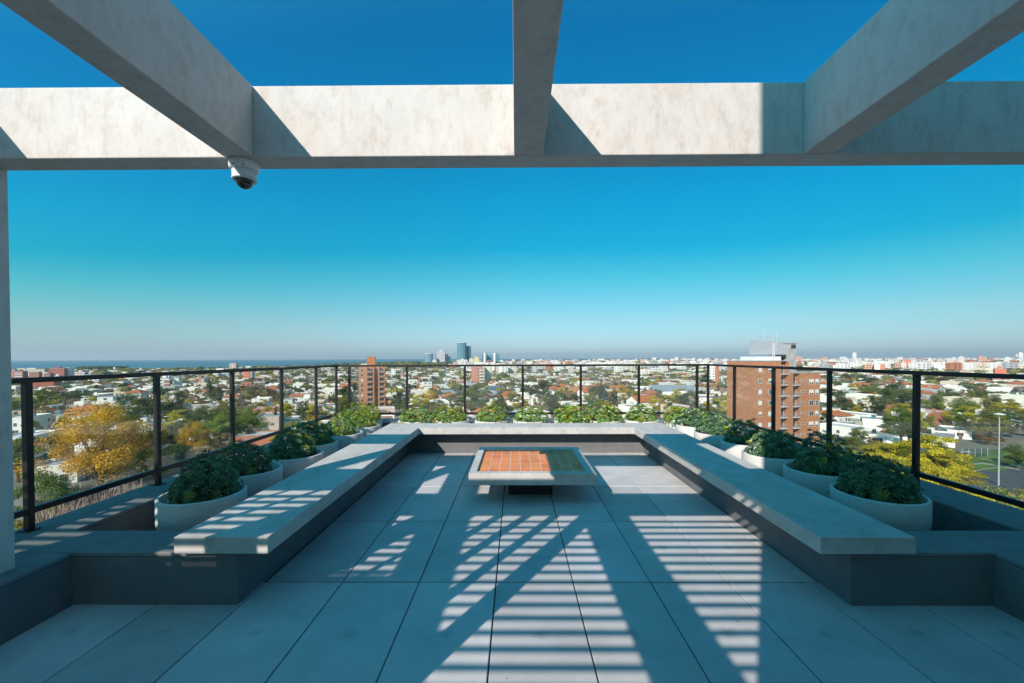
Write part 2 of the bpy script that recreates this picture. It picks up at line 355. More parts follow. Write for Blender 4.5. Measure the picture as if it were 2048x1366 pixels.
# U shaped bench
bench = thing('concrete_bench', 'long U-shaped grey concrete bench on a dark base round three sides of the terrace', 'bench')
ZS0, ZS1 = .3932, .5102
MB().box(-2.3732, -1.7182, 2.8475, 7.321, ZS0, ZS1).build('seat_slab', 'slab_concrete', bench, bevel=.005)
MB().box(2.0846, 2.7366, 2.8475, 7.321, ZS0, ZS1).build('seat_slab', 'slab_concrete', bench, bevel=.005)
MB().box(-2.3732, 2.7366, 7.324, 7.8369, ZS0, ZS1).build('seat_slab', 'slab_concrete', bench, bevel=.005)
MB().box(-2.30, PLX, 3.294, PBY-.001, -.03, ZS0-.002).build('base_wall', 'stucco', bench)
MB().box(PRX, 2.66, 3.294, PBY-.001, -.03, ZS0-.002).build('base_wall', 'stucco', bench)
MB().box(-2.30, 2.66, PBY, 7.80, -.03, ZS0-.002).build('base_wall', 'stucco', bench)
MB().box(-2.30, PLX+.0012, 2.9096, 3.2929, -.025, ZS0-.002).build('base_wall', 'stucco', bench)
MB().box(PRX-.0012, 2.66, 2.9096, 3.2929, -.025, ZS0-.002).build('base_wall', 'stucco', bench)

# low tiled table
tb = thing('low_table', 'low square concrete table with a recessed orange tile top in the middle of the floor', 'table')
X0, X1, Y0, Y1, T0, T1 = -.562, .945, 4.888, 6.345, .24, .38
I0, I1, J0, J1 = -.472, .845, 4.99, 6.215
# one solid ring with an underside
vs = []
for z in (T0, T1):
    vs += [(X0, Y0, z), (X1, Y0, z), (X1, Y1, z), (X0, Y1, z), (I0, J0, z), (I1, J0, z), (I1, J1, z), (I0, J1, z)]
fs = [(0, 1, 9, 8), (1, 2, 10, 9), (2, 3, 11, 10), (3, 0, 8, 11), (8, 9, 13, 12), (9, 10, 14, 13), (10, 11, 15, 14), (11, 8, 12, 15),
      (12, 13, 5, 4), (13, 14, 6, 5), (14, 15, 7, 6), (15, 12, 4, 7), (1, 0, 4, 5), (2, 1, 5, 6), (3, 2, 6, 7), (0, 3, 7, 4)]
MB().add(vs, fs).build('frame', 'slab_concrete', tb, bevel=.006)
MB().box(I0+.001, I1-.001, J0+.001, J1-.001, T0+.02, T1-.0315).build('grout_bed', 'grout', tb)
m = MB(); V = []; Fq = []; C = []; rng = random.Random(5)
nx, ny = 10, 5
for i in range(nx):
    for j in range(ny):
        g = .0035; x0 = I0+(I1-I0)*i/nx+g; x1 = I0+(I1-I0)*(i+1)/nx-g; y0 = J0+(J1-J0)*j/ny+g; y1 = J0+(J1-J0)*(j+1)/ny-g; z = T1-.030+rng.uniform(-.0005, .0005); o = len(V)
        V += [(x0, y0, z-.005), (x1, y0, z-.005), (x1, y1, z-.005), (x0, y1, z-.005), (x0, y0, z), (x1, y0, z), (x1, y1, z), (x0, y1, z)]
        k = rng.uniform(.88, 1.1); c = (.70*k, .235*k*rng.uniform(.9, 1.1), .09*k)
        for f in [(4, 5, 6, 7), (0, 1, 5, 4), (1, 2, 6, 5), (2, 3, 7, 6), (3, 0, 4, 7)]: Fq.append([a+o for a in f]); C.append(c)
mat('clay_tile', rough=.6, attr='col', noise=9, amp=.14)
link('tile_top', qmesh('tile_top', V, Fq, C, 'clay_tile'), tb)
MB().box(-.098, .4626, 5.287, 5.848, -.005, T0-.001).build('pedestal', 'table_base', tb)

# pergola
pg = thing('concrete_pergola', 'grey concrete pergola of crossing beams overhead with a column at the left', 'pergola')
ZB, ZT = 2.9676, 3.3966; YF, YB = 2.5308, 2.696; Y2 = .4344
MB().box(-7.2, 7.4, YF, YB, ZB, ZT).build('beam', 'beam_concrete', pg, bevel=.006)
lx = [(-6.995, -6.83), (-5.245, -5.075), (-3.495, -3.325), (-1.7654, -1.5884), (-.0079, .1671), (1.7316, 1.9152), (3.48, 3.655), (5.23, 5.405)]
for a, b in lx: MB().box(a, b, -1.99 if b > -1.3 else -6, YF-.002, ZB, ZT).build('beam', 'beam_concrete', pg, bevel=.006)
for i in range(len(lx)-1): MB().box(lx[i][1]+.001, lx[i+1][0]-.001, Y2, Y2+.17, ZB+.001, ZT-.001).build('beam', 'beam_concrete', pg)
MB().box(-3.505, -3.2925, YF+.001, YB-.001, ZW, ZB).build('column', 'beam_concrete', pg, bevel=.006)
MB().box(3.62, 3.80, YF+.001, YB-.001, ZW, ZB).build('column', 'beam_concrete', pg)
ys = 4.405-2.945/KZ
for i in range(16):
    y = ys-.149*i; MB().box(-3.5, 3.6, y-.021, y+.021, 2.938, 2.954).box(-7.2, -3.501, y-.032, y+.032, 2.937, 2.953).build('slat', 'slat_wood', pg)

MB().box(-7.2, -3.497, -6, -.86, ZB+.001, ZB+.034).build('unseen_roof_slab', 'beam_concrete', pg)
MB().box(-8, -5.95, -.965, Y2-.01, ZB+.001, ZB+.034).build('unseen_roof_slab', 'beam_concrete', pg)  # added out of view to cut sun stripes on the left parapet

# security camera under the beam
sc = thing('security_camera', 'white dome security camera hanging under the left concrete beam', 'camera', (-1.69, 2.60, ZB)); sc.scale = (.84, .84, .88)
MB().lathe([(.098, 0), (.10, -.012), (.10, -.045), (.092, -.058), (.085, -.060)], 40).build('mount', 'camera_plastic', sc, smooth=True)
MB().lathe([(.080, -.058), (.080, -.10), (.077, -.118), (.070, -.122)], 40).build('housing', 'camera_plastic', sc, smooth=True)
MB().lathe([(.079, -.112), (.083, -.118), (.079, -.127), (.062, -.127)], 40).build('trim_ring', 'frame_white', sc, smooth=True)
MB().lathe([(.060*cos(a*pi/16), -.126-.060*sin(a*pi/16)) for a in range(0, 8)]+[(.001, -.186)], 32).build('dome', 'camera_dark', sc, smooth=True)
for a in (-60, -100): MB().lathe([(.004, -.004), (.004, .004)], 8, (.1*cos(radians(a)), .1*sin(radians(a)), -.05)).build('screw', 'tank_black', sc)

# shade casters behind and beside the photographer
st = thing('stair_tower', 'tall plain stair tower standing behind the photographer', 'building', (-.046-.6*2.0, -2.0, 0))
MB().box(0, 9, -5, 0, -.03, 7.4).build('wall', 'paint_white', st)  # unseen wall, made white to bounce light onto shaded fronts
MB().box(-.0, 9.05, -5.05, .05, 7.402, 7.55).build('roof', 'coping', st)
ms = tag(MB().box(-6.24, -6.04, -2.1, -1.9, -.03, 6.6).build('roof_post', 'stucco'), 'slim tall roof post standing behind the terrace to the left', 'post')
scn = thing('slatted_screen', 'metal privacy screen of upright bars between two posts beside the photographer', 'screen')
YS = .45
def bar(s0, s1, name='bar'):
    dd = min(.04, (s1-s0)*.5); x0 = s0+.6*(YS+0)+.6*dd*0; wd = (s1-s0)-.6*dd
    MB().box(s0+.6*YS+.6*dd, s0+.6*YS+.6*dd+wd, YS, YS+dd, ZW if s0 < -3.4 else 0, 2.966).build(name, 'railing_metal', scn)
bar(-2.053, -1.838, 'post')
for a in (-2.362, -2.672, -2.975): bar(a-.012, a+.106)
bar(-3.26, -3.19); bar(-3.87, -3.50, 'post'); bar(-4.195, -4.125); bar(-4.475, -4.42); bar(-5.3, -4.68, 'post')

# building below the terrace
ow = thing('host_building', 'apartment building carrying the roof terrace', 'building')
MB().box(-4.0, 4.5, -8, 9.38, -28.3, -.11).build('wall', 'stucco', ow)

# railings
ZR = 1.5974
def railing(name, label, p0, p1, posts, ends):
    """p0->p1 line in plan, posts = distances along it"""
    p0 = Vector((*p0, 0)); p1 = Vector((*p1, 0)); d = (p1-p0); Ln = d.length; d.normalize(); rz = atan2(d.y, d.x)
    t = thing(name, label, 'railing', p0, rz)
    MB().box(-.03, Ln+.03, -.027, .027, ZR-.042, ZR).build('top_rail', 'railing_metal', t, bevel=.003)
    ps = sorted(posts)
    for q in ps:
        po = MB().box(q-.024, q+.024, -.022, .022, ZW+.012, ZR-.043).build('post', 'railing_metal', t, bevel=.002)
        MB().box(q-.045, q+.045, -.045, .045, ZW, ZW+.011).build('base_plate', 'railing_metal', po)
    for a, b in zip(ps[:-1], ps[1:]):
        MB().box(a+.026, b-.026, -.018, .018, .505, .553).build('bottom_rail', 'railing_metal', t)
        g = MB().box(a+.045, b-.045, -.005, .005, .556, ZR-.05).build('glass_pane', 'clear_glass', t)
    return t
XL, XR, YR = -3.9035, 4.1642, 9.06
railing('glass_railing', 'left glass railing with dark metal posts along the sea side of the terrace', (XL, .89), (XL, YR), [3.2912-.89+1.2*k for k in range(-2, 5)]+[YR-.89-.05], 0)
railing('glass_railing', 'back glass railing with dark metal posts across the far end of the terrace', (XL+.08, YR), (XR-.05, YR), [-3.6371-(XL+.08)+1.2619*k for k in range(7)], 0)
railing('glass_railing', 'right glass railing with dark metal posts facing the brick tower', (XR, .70), (XR, YR), [4.3479-.7+1.2*k for k in range(-3, 4)]+[YR-.7-.02], 0)

# ------------------------------------------------------------------ potted shrubs
def rot_basis(d):
    """arrays of unit vectors d (n,3) -> two perpendicular unit vectors"""
    r = np.where(np.abs(d[:, 2:3]) < .9, np.array([[0, 0, 1.]]), np.array([[1., 0, 0]]))
    a = np.cross(d, r); a /= np.linalg.norm(a, axis=1, keepdims=True); return a, np.cross(d, a)
def shrub_mesh(seed, yellow, R=.315, Hh=.34, n=370):
    rs = np.random.RandomState(seed); V = []; Q = []; C = []
    bd = rs.normal(0, 1, (9, 3)); bd[:, 2] = np.abs(bd[:, 2]); bd /= np.linalg.norm(bd, axis=1, keepdims=True); ba = rs.uniform(-.16, .26, 9)
    for i in range(n):
        th = rs.uniform(0, 2*pi); cz = rs.uniform(-.12, 1)**1 if rs.rand() < .8 else rs.uniform(-.1, .4); d = np.array([sqrt(1-cz*cz)*cos(th), sqrt(1-cz*cz)*sin(th), cz])
        lump = 1+float(np.sum(ba*np.clip((bd@d-.6)/.4, 0, 1)))
        k = (rs.uniform(.86, 1.03) if rs.rand() < .62 else rs.uniform(.45, .86))*lump*(1.12 if rs.rand() < .07 else 1)
        p = d*np.array([R*1.03, R*1.03, Hh*1.15])*k+np.array([0, 0, -.02])
        ax = d+np.array([0, 0, .55])+rs.normal(0, .18, 3); ax /= np.linalg.norm(ax)
        a, b = rot_basis(ax[None]); a = a[0]; b = b[0]
        up = p[2]/(Hh*1.15)
        young = rs.rand() < yellow*(.25+1.1*max(0, up))
        g = rs.uniform(.7, 1.35)
        base = np.array([.115, .225, .11])*g if not young else np.array([rs.uniform(.26, .46), rs.uniform(.34, .48), .025])*rs.uniform(.7, 1.1)
        if not young and yellow > .3: base = base*np.array([1.8, 1.6, .9])
        nl = rs.randint(9, 14); ln0 = rs.uniform(.048, .074)
        for j in range(nl):
            an = 2*pi*j/nl+rs.uniform(-.3, .3); e = radians(rs.uniform(38, 82)); ln = ln0*rs.uniform(.75, 1.1); wd = ln*rs.uniform(.115, .155)
            ra = a*cos(an)+b*sin(an); dr = ax*cos(e)+ra*sin(e); sd_ = np.cross(dr, ax); sd_ /= np.linalg.norm(sd_)+1e-9; nn = np.cross(sd_, dr)
            B = p+dr*.004; M1 = p+dr*ln*.6-nn*.003; T = p+dr*ln-ax*ln*.10; Lf = p+dr*ln*.62+sd_*wd+nn*.004; Rt = p+dr*ln*.62-sd_*wd+nn*.004
            o = len(V); V += [B, Lf, T, M1, Rt]; Q += [(o, o+3, o+2, o+1), (o, o+4, o+2, o+3)]
            kk = rs.uniform(.85, 1.15); C += [base*kk, base*kk*.93]
    # twigs hidden in the bush
    for i in range(26):
        th = rs.uniform(0, 2*pi); r = rs.uniform(.2, .9)*R; p0 = np.array([rs.uniform(-.06, .06), rs.uniform(-.06, .06), -.09]); p1 = np.array([r*cos(th), r*sin(th), rs.uniform(.1, .85)*Hh])
        w_ = np.array([-sin(th), cos(th), 0])*.004; o = len(V); V += [p0-w_, p0+w_, p1+w_*.6, p1-w_*.6]; Q += [(o, o+1, o+2, o+3)]; C += [np.array([.09, .07, .04])]
    # trailing creepers over the rim
    for i in range(3):
        th = rs.uniform(0, 2*pi); p = np.array([cos(th)*.35, sin(th)*.35, .0]); prev = p
        for j in range(9):
            nx_ = prev+np.array([cos(th)*rs.uniform(0, .012 if j > 2 else .03), sin(th)*rs.uniform(0, .012 if j > 2 else .03), -.028 if j > 1 else .006])+np.array([-sin(th), cos(th), 0])*rs.uniform(-.015, .015)
            w_ = np.array([-sin(th), cos(th), 0])*.0015; o = len(V); V += [prev-w_, prev+w_, nx_+w_, nx_-w_]; Q += [(o, o+1, o+2, o+3)]; C += [np.array([.10, .14, .03])]
            if j % 2: 
                l = .022; s = np.array([-sin(th), cos(th), 0]); o = len(V); c_ = nx_+np.array([cos(th), sin(th), 0])*.008
                V += [c_, c_+s*l*.7+np.array([0, 0, -.012]), c_+np.array([0, 0, -l*1.3]), c_-s*l*.7+np.array([0, 0, -.012])]; Q += [(o, o+1, o+2, o+3)]; C += [np.array([.13, .24, .03])]
            prev = nx_
    return qmesh('foliage', V, Q, C, 'shrub_leaf')
SH = [shrub_mesh(1, .03), shrub_mesh(2, .10), shrub_mesh(3, .18), shrub_mesh(4, .55, n=280), shrub_mesh(5, .8, n=300), shrub_mesh(6, .5, Hh=.30, n=250)]
PR = .35
pot_me = MB().lathe([(.285, 0), (.33, .10), (PR, .30), (PR, .492), (PR-.006, .50), (PR-.026, .50), (PR-.032, .492), (PR-.034, .40), (.001, .40)], 64, cap0=True, cap1=False).mesh('pot', 'pot_concrete', smooth=True)
soil_me = MB().lathe([(.001, .43), (.18, .435), (PR-.035, .42)], 40, cap0=False, cap1=False).mesh('soil', 'soil')
pots = []
LY = [3.90, 4.72, 5.47, 6.24, 7.02, 7.80]; LV = [0, 0, 1, 2, 3, 4]; RV = [0, 1, 2, 1, 2, 2]
for i, y in enumerate(LY): pots.append(([-2.96, -3.07, -2.93, -3.06, -2.96, -2.92][i], y, LV[i], 1, 'left', i))
for i, y in enumerate(LY): pots.append(([3.385, 3.44, 3.36, 3.45, 3.38, 3.36][i], y, RV[i], 1.03 if i == 0 else 1, 'right', i))
BX = [-3.1, -2.05, -1.29, -.50, .28, 1.12, 1.80, 2.55, 3.38]; BV = [4, 5, 4, 3, 5, 4, 3, 3, 4]
for i, x in enumerate(BX): pots.append((x, 8.46 if 0 < i < 8 else 8.50, BV[i], .97, 'back', i))
shrub_words = ['very dark green', 'dark green', 'mid green', 'yellow-tipped', 'bright yellow-green', 'low bright green']
for n_, (x, y, v, s, side, i) in enumerate(pots):
    where = {'left': f'{ordn(i)} from the front behind the left bench', 'right': f'{ordn(i)} from the front behind the right bench', 'back': f'{ordn(i)} from the left behind the back bench'}[side]
    t = thing('potted_shrub', f'{shrub_words[v]} shrub in grey pot, {where}', 'potted plant', (x, y, -.018), random.uniform(0, 6.28), 'potted shrubs behind the benches')
    sz = min(s, 1.0) if side == 'back' else s
    t.scale = (sz, sz, 1)
    link('pot', pot_me, t); link('soil', soil_me, t); o = link('foliage', SH[v], t, (0, 0, .50))
    f = random.uniform(.86, .98)*(1.08 if side == 'back' else .92 if i == 0 else .86); o.scale = (f, f, f*(random.uniform(.68, .84) if side == 'back' else random.uniform(.92, 1.1)*(1.18 if i < 2 else 1))); o.rotation_euler = (0, 0, random.uniform(0, 6.28))
    if side != 'back': o.location.x += random.uniform(-.04, .04); o.location.y += random.uniform(-.04, .04)

# ================================================================== THE CITY
G = -28.3
def Dp(y): return 30*832/(y-716)
# ground, coast and sea
coast = [(-900, 950), (22, 980), (150, 1000), (300, 1010), (460, 1080), (640, 1350), (800, 2150), (1000, 2700), (1200, 4000), (1700, 7500), (2600, 9300)]
cv = [(at(px, 740, D).x, D, G) for px, D in coast]
land = MB(); vs = [(-4200, 700, G), (-4200, -900, G), (14000, -900, G), (14500, 9300, G)]+cv[::-1]
land.add(vs, [tuple(range(len(vs)))[::1]])
mat('city_ground', (.16, .15, .12), 1, noise=.03, amp=.45)
o = struct(land.build('ground', 'city_ground'))
if o.data.polygons[0].normal.z < 0: o.data.flip_normals()
def sea_mat():
    m = bpy.data.materials.new('sea_water'); m.use_nodes = True; t = m.node_tree; b = t.nodes['Principled BSDF']; lk = t.links.new
    tcn = N(t, 'ShaderNodeTexCoord'); n = N(t, 'ShaderNodeTexNoise'); n.inputs['Scale'].default_value = .0006; n.inputs['Detail'].default_value = 5; lk(tcn.outputs['Object'], n.inputs['Vector'])
    r = N(t, 'ShaderNodeValToRGB'); r.color_ramp.elements[0].position = .35; r.color_ramp.elements[0].color = (.035, .13, .18, 1); r.color_ramp.elements[1].position = .7; r.color_ramp.elements[1].color = (.07, .17, .21, 1)
    lk(n.outputs['Fac'], r.inputs[0]); lk(r.outputs[0], b.inputs['Base Color']); b.inputs['Roughness'].default_value = .55; b.inputs['Specular IOR Level'].default_value = .2
    n2 = N(t, 'ShaderNodeTexNoise'); n2.inputs['Scale'].default_value = .06; n2.inputs['Detail'].default_value = 6; lk(tcn.outputs['Object'], n2.inputs['Vector'])
    bp = N(t, 'ShaderNodeBump'); bp.inputs['Distance'].default_value = 1.5; bp.inputs['Strength'].default_value = .8; lk(n2.outputs['Fac'], bp.inputs['Height']); lk(bp.outputs[0], b.inputs['Normal'])
    MATS['sea_water'] = m
sea_mat()
m = MB(); ns = 96; m.add([(9800*cos(2*pi*i/ns), 9800*sin(2*pi*i/ns), G-1) for i in range(ns)], [tuple(range(ns))]); struct(m.build('sea', 'sea_water'))

# ---------------------------------------------------------------- regions used in the labels
REG = [(-999, 57, 'beside the concrete column'), (57, 313, 'in the first left pane'), (313, 463, 'in the second left pane'), (463, 562, 'in the third left pane'),
       (562, 631, 'in the fourth left pane'), (631, 690, 'in the farthest left pane'), (690, 814, 'in the first back pane'), (814, 930, 'in the second back pane'),
       (930, 1046, 'in the third back pane'), (1046, 1162, 'in the fourth back pane'), (1162, 1278, 'in the fifth back pane'), (1278, 1400, 'in the sixth back pane'),
       (1400, 1467, 'in the farthest right pane'), (1467, 1547, 'left of the brick tower balconies'), (1547, 1661, 'beside the brick tower'), (1661, 1835, 'in the second nearest right pane'), (1835, 9999, 'in the nearest right pane')]
def region(px):
    for a, b, n in REG:
        if a <= px < b: return n
CNT = {}
pending = []
def register(o, adj, noun, cat, group):
    p = proj(o.matrix_basis.translation if o.type == 'EMPTY' else o.location)
    px = p[0] if p else 0
    pending.append((Vector(o.location).xy.length, px, o, adj, noun, cat, group))
def flush():
    pending.sort(key=lambda q: q[0]); cnt = {}
    tot = {}
    for d, px, o, adj, noun, cat, group in pending: k = (adj, noun, region(px)); tot[k] = tot.get(k, 0)+1
    for d, px, o, adj, noun, cat, group in pending:
        k = (adj, noun, region(px)); i = cnt.get(k, 0); cnt[k] = i+1
        lab = f'{adj} {noun}, {ordn(i)} nearest {region(px)}' if tot[k] > 1 else f'{adj} {noun} {region(px)}'
        tag(o, lab, cat, group)
    pending.clear()

# ---------------------------------------------------------------- trees
def crown(seed, R, Hc, z0, n, size, lobes=26, flat=.8, gap=.0, spread=.32, cols=((.06, .09, .025), (.09, .12, .03)), up=.3):
    rs = np.random.RandomState(seed)
    # lobe centres through an uneven ellipsoid
    lc = []
    while len(lc) < lobes:
        p = rs.uniform(-1, 1, 3)
        r = np.linalg.norm(p)
        if r > 1 or r < .35 or p[2] < -.75: continue
        lc.append(p)
    lc = np.array(lc); lr = rs.uniform(.6, 1.25, lobes)*spread; lb = rs.uniform(.72, 1.28, lobes)
    idx = rs.randint(0, lobes, n); d = rs.normal(0, 1, (n, 3)); d /= np.linalg.norm(d, axis=1, keepdims=True)
    k = np.clip(rs.uniform(.3, 1.08, n)**.6, 0, 1.1)
    P = lc[idx]+d*(lr[idx]*k)[:, None]*np.array([1, 1, flat])
    P *= np.array([R, R, Hc/2]); P[:, 2] += z0+Hc/2
    nrm = d*.8+rs.normal(0, .5, (n, 3))+np.array([0, 0, up]); nrm /= np.linalg.norm(nrm, axis=1, keepdims=True)
    a, b = rot_basis(nrm); th = rs.uniform(0, 2*pi, n)[:, None]; a2 = a*np.cos(th)+b*np.sin(th); b2 = -a*np.sin(th)+b*np.cos(th)
    sz = (size*rs.uniform(.6, 1.35, n))[:, None]
    V = np.stack([P-a2*sz*.5, P+b2*sz*.32+a2*sz*.05, P+a2*sz*.5, P-b2*sz*.32], 1).reshape(-1, 3)
    Q = np.arange(n*4).reshape(-1, 4)
    c0, c1 = np.array(cols[0]), np.array(cols[1]); t = rs.rand(n)[:, None]**1.3
    C = (c0*(1-t)+c1*t)*lb[idx][:, None]*rs.uniform(.8, 1.2, n)[:, None]
    return V, Q, C, lc*np.array([R, R, Hc/2])+np.array([0, 0, z0+Hc/2])
def trunk_quads(seed, lobes, z0, rad, limbs=9, twigs=0, col=(.10, .078, .06)):
    rs = np.random.RandomState(seed+50); m = MB()
    m.tube([(0, 0, -.3), (rs.uniform(-.15, .15), rs.uniform(-.15, .15), z0*.6), (rs.uniform(-.3, .3), rs.uniform(-.3, .3), z0*1.25)], [rad*1.25, rad, rad*.75], 7)
    for i in range(min(limbs, len(lobes))):
        q = lobes[i]; m.tube([(0, 0, z0*rs.uniform(.7, 1.1)), (q[0]*.4, q[1]*.4, z0+(q[2]-z0)*.55), tuple(q)], [rad*.55, rad*.35, rad*.08], 5)
    return m
def branches(seed, Ht, R, n=1, col=(.20, .16, .14)):
    """bare twiggy crown as tapering strips"""
    rs = np.random.RandomState(seed); V = []; Q = []; C = []
    def seg(p, q, w0, w1):
        d = q-p; a = np.cross(d, rs.normal(0, 1, 3)); a /= np.linalg.norm(a)+1e-9; o = len(V)
        V.extend([p-a*w0, p+a*w0, q+a*w1, q-a*w1]); Q.append((o, o+1, o+2, o+3)); C.append(np.array(col)*rs.uniform(.7, 1.3))
        b = np.cross(d, a); b /= np.linalg.norm(b)+1e-9; o = len(V); V.extend([p-b*w0, p+b*w0, q+b*w1, q-b*w1]); Q.append((o, o+1, o+2, o+3)); C.append(np.array(col)*rs.uniform(.7, 1.3))
    def rec(p, d, l, w, k):
        q = p+d*l; seg(p, q, w, w*.65)
        if k == 0: return
        for _ in range(3 if k > 1 else 4):
            dd = d+rs.normal(0, .42, 3)*np.array([1, 1, .7]); dd[2] += .10; dd /= np.linalg.norm(dd); rec(q, dd, l*rs.uniform(.62, .85), w*.6, k-1)
    rec(np.array([0, 0, -.2]), np.array([0, 0, 1.]), Ht*.28, Ht*.018, 5)
    V = np.array(V); V[:, :2] *= R/max(1e-3, np.abs(V[:, :2]).max()); V[:, 2] *= Ht/V[:, 2].max()
    return V, Q, C
def palm(seed, Ht):
    rs = np.random.RandomState(seed); V = []; Q = []; C = []
    for i in range(60):
        th = rs.uniform(0, 2*pi); el = rs.uniform(-.7, 1.25); Lf = rs.uniform(2.6, 3.6); pts = []
        for k in range(9):
            s = k/8*Lf; r = s*cos(el)*(1-.03*s); z = Ht+s*sin(el)-.10*s*s*(1+.3*cos(el)); pts.append(np.array([r*cos(th), r*sin(th), z]))
        sd_ = np.array([-sin(th), cos(th), 0])
        for k in range(8):
            for sg in (-1, 1):
                for h2 in (0, .5):
                    p = pts[k]*(1-h2)+pts[k+1]*h2; d = pts[k+1]-pts[k]; q = p+sd_*sg*(.75-.06*k)*rs.uniform(.8, 1.1)+d*.5+np.array([0, 0, -.25]); o = len(V)
                    V += [p, p+d*.22, q+d*.1, q]; Q += [(o, o+1, o+2, o+3)]; C += [np.array([.075, .11, .04])*rs.uniform(.6, 1.4)]
    return np.array(V), Q, C
TREES = {}
def make_tree_proto(key, seed, R, Ht, z0, n, size, cols, adj, noun='tree', **kw):
    V, Q, C, lob = crown(seed, R, Ht-z0, z0, n, size, cols=cols, **kw)
    tm = trunk_quads(seed, lob, z0, .03*Ht**.9+.05).mesh('trunk', 'bark'); cm = qmesh('crown', V, Q, C, 'tree_leaf')
    # distant version: everything in one mesh
    V2, Q2, C2, _ = crown(seed, R, Ht-z0, z0, n//4, size*1.9 if n < 20000 else size*2.2, cols=cols, **kw)
    rs = np.random.RandomState(seed); th = np.linspace(0, 2*pi, 7)[:-1]; o = len(V2)
    tv = [(.25*cos(a), .25*sin(a), z) for z in (-.3, z0*1.4) for a in th]; V2 = np.vstack([V2, tv]); tq = [(o+i, o+(i+1) % 6, o+6+(i+1) % 6, o+6+i) for i in range(6)]
    fm = qmesh('tree_far', V2, list(map(tuple, Q2))+tq, list(C2)+[(.1, .08, .06)]*6, 'tree_leaf')
    TREES[key] = (tm, cm, fm, adj, noun, R, Ht)
make_tree_proto('yellow', 11, 6.0, 11, .3, 34000, .20, ((.50, .27, .02), (.80, .48, .035)), 'golden yellow', 'autumn tree', lobes=44, flat=1.0, spread=.30)
make_tree_proto('olive', 12, 5.0, 10.5, 2.6, 11000, .30, ((.14, .15, .04), (.30, .27, .05)), 'olive green round', flat=.6)
make_tree_proto('lime', 13, 5.2, 9.5, 2.3, 12000, .28, ((.30, .27, .02), (.60, .48, .03)), 'yellow-green spreading', flat=.6)
make_tree_proto('dark', 14, 5.0, 12, 2.2, 12000, .31, ((.05, .08, .03), (.12, .15, .05)), 'dark green dense')
make_tree_proto('green', 15, 4.6, 10.5, 2.0, 12000, .29, ((.10, .14, .03), (.21, .26, .04)), 'mid green bushy')
make_tree_proto('rust', 16, 4.4, 9.5, 2.4, 6500, .26, ((.23, .14, .07), (.40, .26, .10)), 'thin rust-brown', gap=.2, flat=.7)
make_tree_proto('cone', 17, 2.3, 12, 1.2, 3600, .38, ((.02, .035, .02), (.04, .06, .03)), 'narrow dark', 'conifer', flat=1.1)
make_tree_proto('umbrella', 18, 6.4, 11, 5.6, 11000, .30, ((.07, .10, .03), (.16, .18, .045)), 'wide flat-topped', 'tree', flat=.55)
V, Q, C = branches(21, 9, 4.5); bm_ = qmesh('branches', V, Q, C, 'dry_grass'); TREES['bare'] = (None, bm_, bm_, 'bare twiggy', 'tree', 4.5, 9)
V, Q, C = palm(23, 7.5); pc = qmesh('crown', V, Q, C, 'tree_leaf'); pt = MB().tube([(0, 0, -.3), (.15, 0, 4), (0, 0, 7.6)], [.24, .19, .26], 8).mesh('trunk', 'bark')
TREES['palm'] = (pt, pc, None, 'feathery green', 'palm', 3.3, 8)
NT = [0]
def plant_tree(kind, x, y, s=1, sz=None, far=False, tint=1, label=None, rz=None):
    tm, cm, fm, adj, noun, R, Ht = TREES[kind]; NT[0] += 1
    rz = random.uniform(0, 6.28) if rz is None else rz; sc = (s, s, sz or s); g = tint*random.uniform(.85, 1.12); c = (g*random.uniform(.94, 1.06), g, g*random.uniform(.9, 1.05), 1)
    nm = 'palm_tree' if kind == 'palm' else 'bare_tree' if kind == 'bare' else 'conifer_tree' if kind == 'cone' else 'leafy_tree'
    if far or tm is None:
        o = link(nm, fm if far and fm else cm, None, (x, y, G)); o.rotation_euler = (0, 0, rz); o.scale = sc; o.color = c
    else:
        o = thing(nm, '', 'tree', (x, y, G), rz); o.scale = sc
        link('trunk', tm, o); k = link('crown', cm, o); k.color = c
    if label: tag(o, label, 'tree', 'trees in the city below')
    else: register(o, adj, noun, 'palm' if kind == 'palm' else 'tree', 'trees in the city below')
    return o
RES = []                               # reserved circles (x, y, r)
def tree_px(kind, px, ytop, yb=None, D=None, s=None, **k):
    """tree whose top shows at photo pixel (px, ytop), standing D metres away"""
    p = at(px, ytop, D); Ht = p.z-G; R = TREES[kind][5]; H0 = TREES[kind][6]
    sz = Ht/H0; s = s or sz
    RES.append((p.x, p.y, R*s*.7)); return plant_tree(kind, p.x, p.y, s, sz, **k)

# ---------------------------------------------------------------- buildings
win_cache = {}
def win_mesh(w_, h_, fr='frame_white'):
    k = (round(w_, 2), round(h_, 2), fr)
    if k not in win_cache:
        f = MB(); t = .07
        f.box(-w_/2-t, w_/2+t, -.05, .01, -t, 0).box(-w_/2-t, w_/2+t, -.05, .01, h_, h_+t).box(-w_/2-t, -w_/2, -.05, .01, 0, h_).box(w_/2, w_/2+t, -.05, .01, 0, h_).box(-.03, .03, -.045, .01, 0, h_)
        win_cache[k] = (f.mesh('window', fr), MB().box(-w_/2, w_/2, -.02, .008, 0, h_).mesh('pane', 'window_dark'))
    return win_cache[k]
def add_window(par, x, y, z, w_=1.2, h_=1.2, rz=0, fr='frame_white'):
    a, b = win_mesh(w_, h_, fr); o = link('window', a, par, (x, y, z)); o.rotation_euler = (0, 0, rz); link('pane', b, o)
def add_windows_simple(par, spots, w_, h_, mt='window_dark'):
    me = MB().box(-w_/2, w_/2, -.03, .01, 0, h_).mesh('window', mt)
    for x, y, z, rz in spots: o = link('window', me, par, (x, y, z)); o.rotation_euler = (0, 0, rz)
